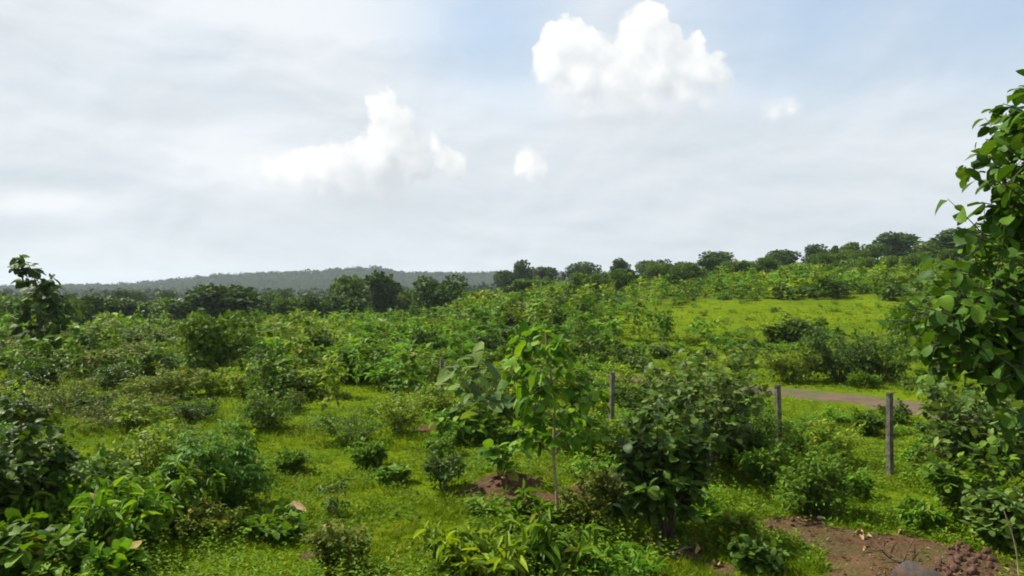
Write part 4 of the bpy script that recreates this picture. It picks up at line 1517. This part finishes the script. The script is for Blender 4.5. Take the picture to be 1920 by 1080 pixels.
def build_ground_things():
    b = hit(1726, 1090)
    o = obj('boulder', rock_mesh(1, 'rock', 4, .03, .78, .95), loc=b + (0, 0, .0))
    o.scale = (.27, .36, .20); o.rotation_euler = (.2, .3, .6)
    tag(o, 'smooth grey boulder half buried in red soil at the lower right', 'boulder')
    rng = np.random.default_rng(8)
    stones = [rock_mesh(10 + k, 'redstone', 2, .38) for k in range(5)]
    pale = [rock_mesh(30 + k, 'palestone', 2, .15) for k in range(2)]
    for k in range(95):
        px = rng.normal(1800, 42); py = rng.normal(1054, 19)
        if px < 1752: continue
        p = hit(px, min(py, 1095))
        s = rng.uniform(.02, .066)
        o = obj('stone', stones[int(rng.integers(0, 5))], loc=p + (0, 0, s * .3))
        o.scale = (s * rng.uniform(.8, 1.4), s, s * rng.uniform(.6, .9)); o.rotation_euler = tuple(rng.uniform(0, 6, 3))
        tag(o, 'reddish brown stone in the rubble heap right of the grey boulder', 'stone', 'stones of the red rubble heap')
    for k in range(16):
        p = hit(rng.normal(1510, 34), rng.normal(984, 10))
        s = rng.uniform(.02, .05)
        o = obj('stone', stones[int(rng.integers(0, 5))], loc=p + (0, 0, s * .3))
        o.scale = (s, s * 1.2, s * .7); o.rotation_euler = tuple(rng.uniform(0, 6, 3))
        tag(o, 'small brown stone on the bare soil under the dense green shrub', 'stone', 'stones on the soil under the dense green shrub')
    for k in range(22):
        p = hit(rng.normal(975, 32), rng.normal(902, 9))
        s = rng.uniform(.025, .06)
        o = obj('stone', stones[int(rng.integers(0, 5))], loc=p + (0, 0, s * .3))
        o.scale = (s, s * 1.2, s * .7); o.rotation_euler = tuple(rng.uniform(0, 6, 3))
        tag(o, 'small reddish stone on the soil mound beside the small dark bush', 'stone', 'stones on the soil mound in the centre')
    p = hit(1537, 974)
    o = obj('stone', pale[0], loc=p + (0, 0, .02)); o.scale = (.05, .045, .04)
    tag(o, 'single white stone on the bare soil below the dense green shrub', 'stone')
    p = hit(1560, 965)
    o = obj('stone', pale[1], loc=p + (0, 0, .015)); o.scale = (.035, .03, .025)
    tag(o, 'small pale pebble right of the single white stone', 'stone')

    # bare dead branch lying against the soil
    def stick(name, label, cat, pts, r0, matkey, kids=(), fork='twig'):
        base = np.array(pts[0]); root = obj(name, None, loc=base); root.empty_display_size = .1
        tag(root, label, cat)
        P = np.array(pts) - base
        t = np.linspace(0, len(P) - 1, 9)
        Q = np.stack([np.interp(t, np.arange(len(P)), P[:, i]) for i in range(3)], -1)
        Q[1:-1] += rng.normal(0, r0 * .5, (7, 3))
        V, T = tubes([(Q, np.linspace(r0, r0 * .45, 9))], 7)
        obj('branch', tri_mesh('branch', V, T, M[matkey], smooth=True), root)
        for kp, kr in kids:
            K = np.array(kp) - base
            t = np.linspace(0, len(K) - 1, 6)
            Q = np.stack([np.interp(t, np.arange(len(K)), K[:, i]) for i in range(3)], -1)
            V, T = tubes([(Q, np.linspace(kr, kr * .4, 6))], 5)
            obj(fork, tri_mesh(fork, V, T, M[matkey], smooth=True), root)

    def g(px, py, up):
        q = hit(px, py); return q + (0, 0, up)
    A, B, C_, D_ = g(1742, 1094, .02), g(1692, 1064, .07), g(1656, 1046, .10), g(1636, 1030, .13)
    stick('dead_branch', 'bare forked brown branch lying beside the grey boulder', 'branch', [A, B, C_, D_], .019, 'deadwood',
          [([B, g(1702, 1044, .10), g(1718, 1024, .14)], .011), ([C_, g(1636, 1048, .10), g(1618, 1044, .12)], .010), ([C_, g(1656, 1030, .12), g(1664, 1014, .15)], .010),
           ([B, g(1668, 1066, .08), g(1650, 1068, .08)], .009), ([D_, g(1622, 1026, .13), g(1612, 1016, .15)], .007), ([D_, g(1640, 1018, .15), g(1642, 1008, .17)], .007),
           ([g(1702, 1044, .10), g(1700, 1030, .13), g(1696, 1018, .15)], .007)])
    stick('stick', 'grey upright stick beside the small dark glossy bush at the bottom', 'stick', [g(1472, 1085, -.02), g(1469, 1075, .12), g(1464, 1080, .34)], .013, 'greywood')
    stick('stick', 'pale curved stick lying below the big dark bush', 'stick', [g(1262, 1042, .03), g(1285, 1034, .05), g(1312, 1026, .04)], .018, 'greywood')
    stick('stick', 'thin yellowish stem standing at the right edge of the foreground', 'stick', [g(1912, 1095, -.02), g(1908, 1090, .2), g(1900, 1090, .5), g(1882, 1090, .82)], .012, 'pale_stem')
    stick('stick', 'thin twig on the ground between the soil mound and the pale trunk', 'stick', [g(870, 925, .03), g(900, 915, .05), g(925, 905, .06)], .010, 'greywood')
    for k in range(9):
        px, py = rng.normal(1245, 40), rng.normal(1025, 14)
        stick('stick', 'short dry twig in the litter under the big dark bush', 'stick', [g(px, py, .02), g(px + rng.uniform(10, 24), py + rng.uniform(-4, 4), .04), g(px + rng.uniform(25, 50), py + rng.uniform(-8, 8), .03)], .007, 'greywood')
    for o in col.objects:
        if o.get('label') == 'short dry twig in the litter under the big dark bush':
            o['group'] = 'twigs under the big dark bush'
    # dry leaves
    V, T = LEAF['broad'][2]
    V = V.copy(); V[:, 2] += 1.6 * V[:, 1] ** 2
    dm = tri_mesh('dry_leaf', V, T, M['dry'], smooth=True)
    p = hit(553, 972)
    o = obj('dry_leaf', dm, loc=p + (-.15, 0, .13)); o.scale = (.32, .26, .16); o.rotation_euler = (.25, -.1, .2)
    tag(o, 'curled dry tan leaf lying on the low creeping plant', 'leaf')
    for k in range(40):
        cx, cy, sx, sy = [(1110, 900, 50, 30), (1300, 1040, 60, 16), (1620, 1020, 70, 20), (960, 930, 60, 14)][k % 4]
        p = hit(rng.normal(cx, sx), min(1100, rng.normal(cy, sy)))
        s = rng.uniform(.08, .16)
        o = obj('dry_leaf', dm, loc=p + (0, 0, .03)); o.scale = (s, s * .7, s); o.rotation_euler = (rng.uniform(-.5, .5), rng.uniform(-.4, .4), rng.uniform(0, 6.28))
        w = ['on the litter left of the big dark bush', 'on the soil below the big dark bush', 'on the red soil left of the boulder', 'on the soil mound in the centre'][k % 4]
        tag(o, 'small dry brown leaf lying ' + w, 'leaf', 'dry leaves ' + w)


build_ground_things()


# ------------------------------------------------------------------ far white buildings
def build_house(px, py, wpx, d, hgt, label, z=None):
    import bmesh
    x = (px - HX) / F * d
    zt = CAM_Z - (py - HY) / F * d
    W = wpx / F * d; Dp = W * .6
    z0 = zt - hgt
    root = obj('white_building', None, loc=(x, d, z0))
    tag(root, label, 'building')

    def box(name, c, s, mk, par=root):
        bm = bmesh.new()
        bmesh.ops.create_cube(bm, size=1)
        for v in bm.verts:
            v.co = Vector((c[0] + v.co.x * s[0], c[1] + v.co.y * s[1], c[2] + v.co.z * s[2]))
        me = bpy.data.meshes.new(name); bm.to_mesh(me); bm.free()
        me.materials.append(M[mk])
        return obj(name, me, par)
    wall = box('wall', (0, 0, hgt * .42), (W, Dp, hgt * .84 + .6), 'whitewall')
    V = np.array([(-W * .54, -Dp * .6, hgt * .84 + .3), (W * .54, -Dp * .6, hgt * .84 + .3), (W * .54, 0, hgt * 1.06 + .3), (-W * .54, 0, hgt * 1.06 + .3), (-W * .54, Dp * .6, hgt * .84 + .3), (W * .54, Dp * .6, hgt * .84 + .3)])
    T = np.array([[0, 1, 2], [0, 2, 3], [3, 2, 5], [3, 5, 4], [0, 3, 4], [1, 5, 2]])
    obj('roof', tri_mesh('roof', V, T, M['roofgrey']), root)
    for k in (-1, 1):
        box('window', (k * W * .27, -Dp * .5 - .02, hgt * .5), (W * .12, .06, hgt * .28), 'darkpost')
    box('door', (0, -Dp * .5 - .02, hgt * .36), (W * .1, .06, hgt * .55), 'darkpost')


build_house(350, 561, 24, 420, 3.2, 'tiny white building in the hazy valley at the left')
build_house(776, 534, 18, 1262, 7.0, 'tiny white building at the foot of the distant ridge')


# ------------------------------------------------------------------ grass and weeds
def build_grass():
    rng = np.random.default_rng(31)

    def pts(n, r0, r1, pw=1.0):
        t = rng.random(n)
        r = 1.0 / (1.0 / r0 + t * (1.0 / r1 - 1.0 / r0))
        a = rng.uniform(-.95, .95, n)
        return a * r, r
    n = 175000
    x, y = pts(n, 8.0, 75)
    soil = soil_at(x, y) + 1.0 * vnoise(x / .35, y / .35, 51) + .8 * vnoise(x / .12, y / .12, 55)
    keep = (soil < .48) & (rng.random(n) < .55 + .9 * (vnoise(x / 1.3, y / 1.3, 52) + .5))
    d2 = np.full(n, 9e9)
    for tx, ty in TRACK[::2]:
        d2 = np.minimum(d2, (x - tx) ** 2 + (y - ty) ** 2)
    keep &= d2 > 1.6 ** 2 * rng.uniform(.6, 1.2, n)
    x, y = x[keep], y[keep]
    n = len(x)
    z = terrain(x, y) - .01
    k = 3
    big = 1 + np.maximum(0, y - 10) / 26
    hgt = (.025 + .07 * rng.random(n) ** 2) * (.35 + 1.5 * (vnoise(x / 1.1, y / 1.1, 53) + .5)) * np.minimum(big, 2.0)
    hgt = hgt * np.where(vnoise(x / .55, y / .55, 57) + .4 * vnoise(x / .17, y / .17, 58) > .2, 1.5, .85)
    V = np.zeros((n, k, 3, 3))
    for b in range(k):
        a = rng.uniform(0, 6.28, n); la = rng.uniform(0, 6.28, n)
        ln = hgt * rng.uniform(.3, 1.5, n)
        w = .010 * big * rng.uniform(.7, 1.5, n)
        ox = rng.normal(0, .025, n) * big; oy = rng.normal(0, .025, n) * big
        hb = hgt * rng.uniform(.6, 1.15, n)
        V[:, b, 0] = np.stack([x + ox - np.cos(a) * w, y + oy - np.sin(a) * w, z], -1)
        V[:, b, 1] = np.stack([x + ox + np.cos(a) * w, y + oy + np.sin(a) * w, z], -1)
        V[:, b, 2] = np.stack([x + ox + np.cos(la) * ln, y + oy + np.sin(la) * ln, z + hb], -1)
    T = np.arange(n * k * 3).reshape(-1, 3)
    R = np.repeat(np.clip(.5 + .7 * vnoise(x / 1.7, y / 1.7, 54) + rng.normal(0, .16, n), 0, .99), k)
    tag(obj('grass', tri_mesh('grass', V.reshape(-1, 3), T, M['grass'], R)), 'short bright yellow-green grass covering the open ground', 'grass', None, 'stuff')

    n = 34000
    x, y = pts(n, 8.8, 60)
    soil = soil_at(x, y) + .7 * vnoise(x / .5, y / .5, 61)
    keep = (soil < .62) & (vnoise(x / 1.5, y / 1.5, 62) + .25 * vnoise(x / .5, y / .5, 63) > -.06)
    d2 = np.full(n, 9e9)
    for tx, ty in TRACK[::2]:
        d2 = np.minimum(d2, (x - tx) ** 2 + (y - ty) ** 2)
    keep &= d2 > 1.5 ** 2
    x, y = x[keep], y[keep]
    n = len(x)
    z = terrain(x, y)
    m = 6
    P = np.repeat(np.stack([x, y, z], -1), m, 0)
    a = rng.uniform(0, 6.28, n * m)
    e = rng.uniform(.1, 1.0, n * m)
    hh = np.repeat(rng.uniform(.03, .15, n), m) * rng.random(n * m)
    P[:, 2] += hh
    P[:, 0] += np.cos(a) * .03; P[:, 1] += np.sin(a) * .03
    D = np.stack([np.cos(a) * np.cos(e), np.sin(a) * np.cos(e), np.sin(e)], -1)
    Nn = np.tile([[0, 0, 1.]], (n * m, 1)) + rng.normal(0, .3, (n * m, 3))
    L = np.repeat(rng.uniform(.035, .085, n) * (1 + np.maximum(0, y - 12) / 40), m) * rng.uniform(.7, 1.2, n * m)
    V, T, R = leaf_tris(dict(P=P, D=D, N=Nn, L=L, W=L * .5), 'quad', rng)
    tag(obj('weeds', tri_mesh('weeds', V, T, M['weed'], R)), 'small leafy weeds growing through the grass', 'weeds', None, 'stuff')


def build_undergrowth():
    rng = np.random.default_rng(41)
    n = 7000
    t = rng.random(n)
    r = 1.0 / (1.0 / 8.8 + t * (1.0 / 34 - 1.0 / 8.8))
    x = rng.uniform(-.9, .9, n) * r; y = r
    z = terrain(x, y)
    P, D, Nn, L = [], [], [], []
    lines = []
    for i in range(n):
        px, py = to_px(x[i], y[i], z[i])
        if soil_at(x[i:i + 1], y[i:i + 1])[0] > .3 or near_track(x[i], y[i], 1.5): continue
        c = is_clear(px, py, .9)
        if c and rng.random() < .72: continue
        if vnoise(x[i] / 2.2, y[i] / 2.2, 71) < -.12: continue
        hh = rng.uniform(.10, .26) if c else rng.uniform(.16, .5)
        lean = rng.normal(0, .25, 2) * hh
        m = int(6 + hh * 16)
        ph = rng.uniform(0, 6)
        l0 = rng.uniform(.05, .11)
        for k in range(m):
            s_ = (k + 1) / m
            ph += 2.4
            P.append((x[i] + lean[0] * s_, y[i] + lean[1] * s_, z[i] + hh * s_))
            D.append((math.cos(ph), math.sin(ph), rng.uniform(-.2, .6)))
            Nn.append((rng.normal(0, .3), rng.normal(0, .3), 1.0))
            L.append(l0 * rng.uniform(.7, 1.2) * (1.15 - .5 * s_))
    L = np.array(L)
    V, T, R = leaf_tris(dict(P=np.array(P), D=np.array(D), N=np.array(Nn), L=L, W=L * .42), 'quad', rng)
    tag(obj('weeds', tri_mesh('weeds', V, T, M['weed'], R)), 'taller leafy weeds standing between the foreground bushes', 'weeds', None, 'stuff')
    # dead leaves and bits on the bare soil
    n = 9000
    t = rng.random(n)
    r = 1.0 / (1.0 / 8.8 + t * (1.0 / 19 - 1.0 / 8.8))
    x = rng.uniform(-.75, .75, n) * r; y = r
    k = soil_at(x, y) + .5 * vnoise(x / .5, y / .5, 81) > .25
    x, y = x[k], y[k]
    n = len(x)
    a = rng.uniform(0, 6.28, n)
    P = np.stack([x, y, terrain(x, y) + .012], -1)
    D = np.stack([np.cos(a), np.sin(a), rng.normal(0, .3, n)], -1)
    L = rng.uniform(.025, .09, n)
    V, T, R = leaf_tris(dict(P=P, D=D, N=np.array([[0, 0, 1.]]) + rng.normal(0, .4, (n, 3)), L=L, W=L * rng.uniform(.25, .6, n)), 'low', rng)
    tag(obj('leaf_litter', tri_mesh('leaf_litter', V, T, M['litter'], R)), 'brown dead leaves and bits strewn over the bare soil', 'leaf litter', None, 'stuff')


M['litter'] = leaf_mat('dead_leaf_bits', (.035, .022, .012), (.09, .055, .03), (.20, .15, .085), .1, .8, 0, (1, 1, 1))
build_grass()
build_undergrowth()


# ------------------------------------------------------------------ haze
def build_haze():
    import bmesh
    bm = bmesh.new()
    bmesh.ops.create_cube(bm, size=1)
    for v in bm.verts:
        v.co = Vector((v.co.x * 6200, v.co.y * 6200, -14 if v.co.z < 0 else 75))
    me = bpy.data.meshes.new('haze'); bm.to_mesh(me); bm.free()
    m, N, out = new_mat('haze_air')
    pv = N.node('ShaderNodeVolumePrincipled')
    pv.inputs['Color'].default_value = (.74, .87, 1.0, 1)
    pv.inputs['Density'].default_value = 0.00013
    pv.inputs['Anisotropy'].default_value = 0.1
    N.t.links.new(pv.outputs[0], out.inputs['Volume'])
    me.materials.append(m)
    o = obj('haze', me)
    tag(o, 'thin pale haze over the whole landscape', 'haze', None, 'stuff')


build_haze()
print('objects', len(bpy.data.objects), 'tris', sum(len(m.polygons) for m in bpy.data.meshes))
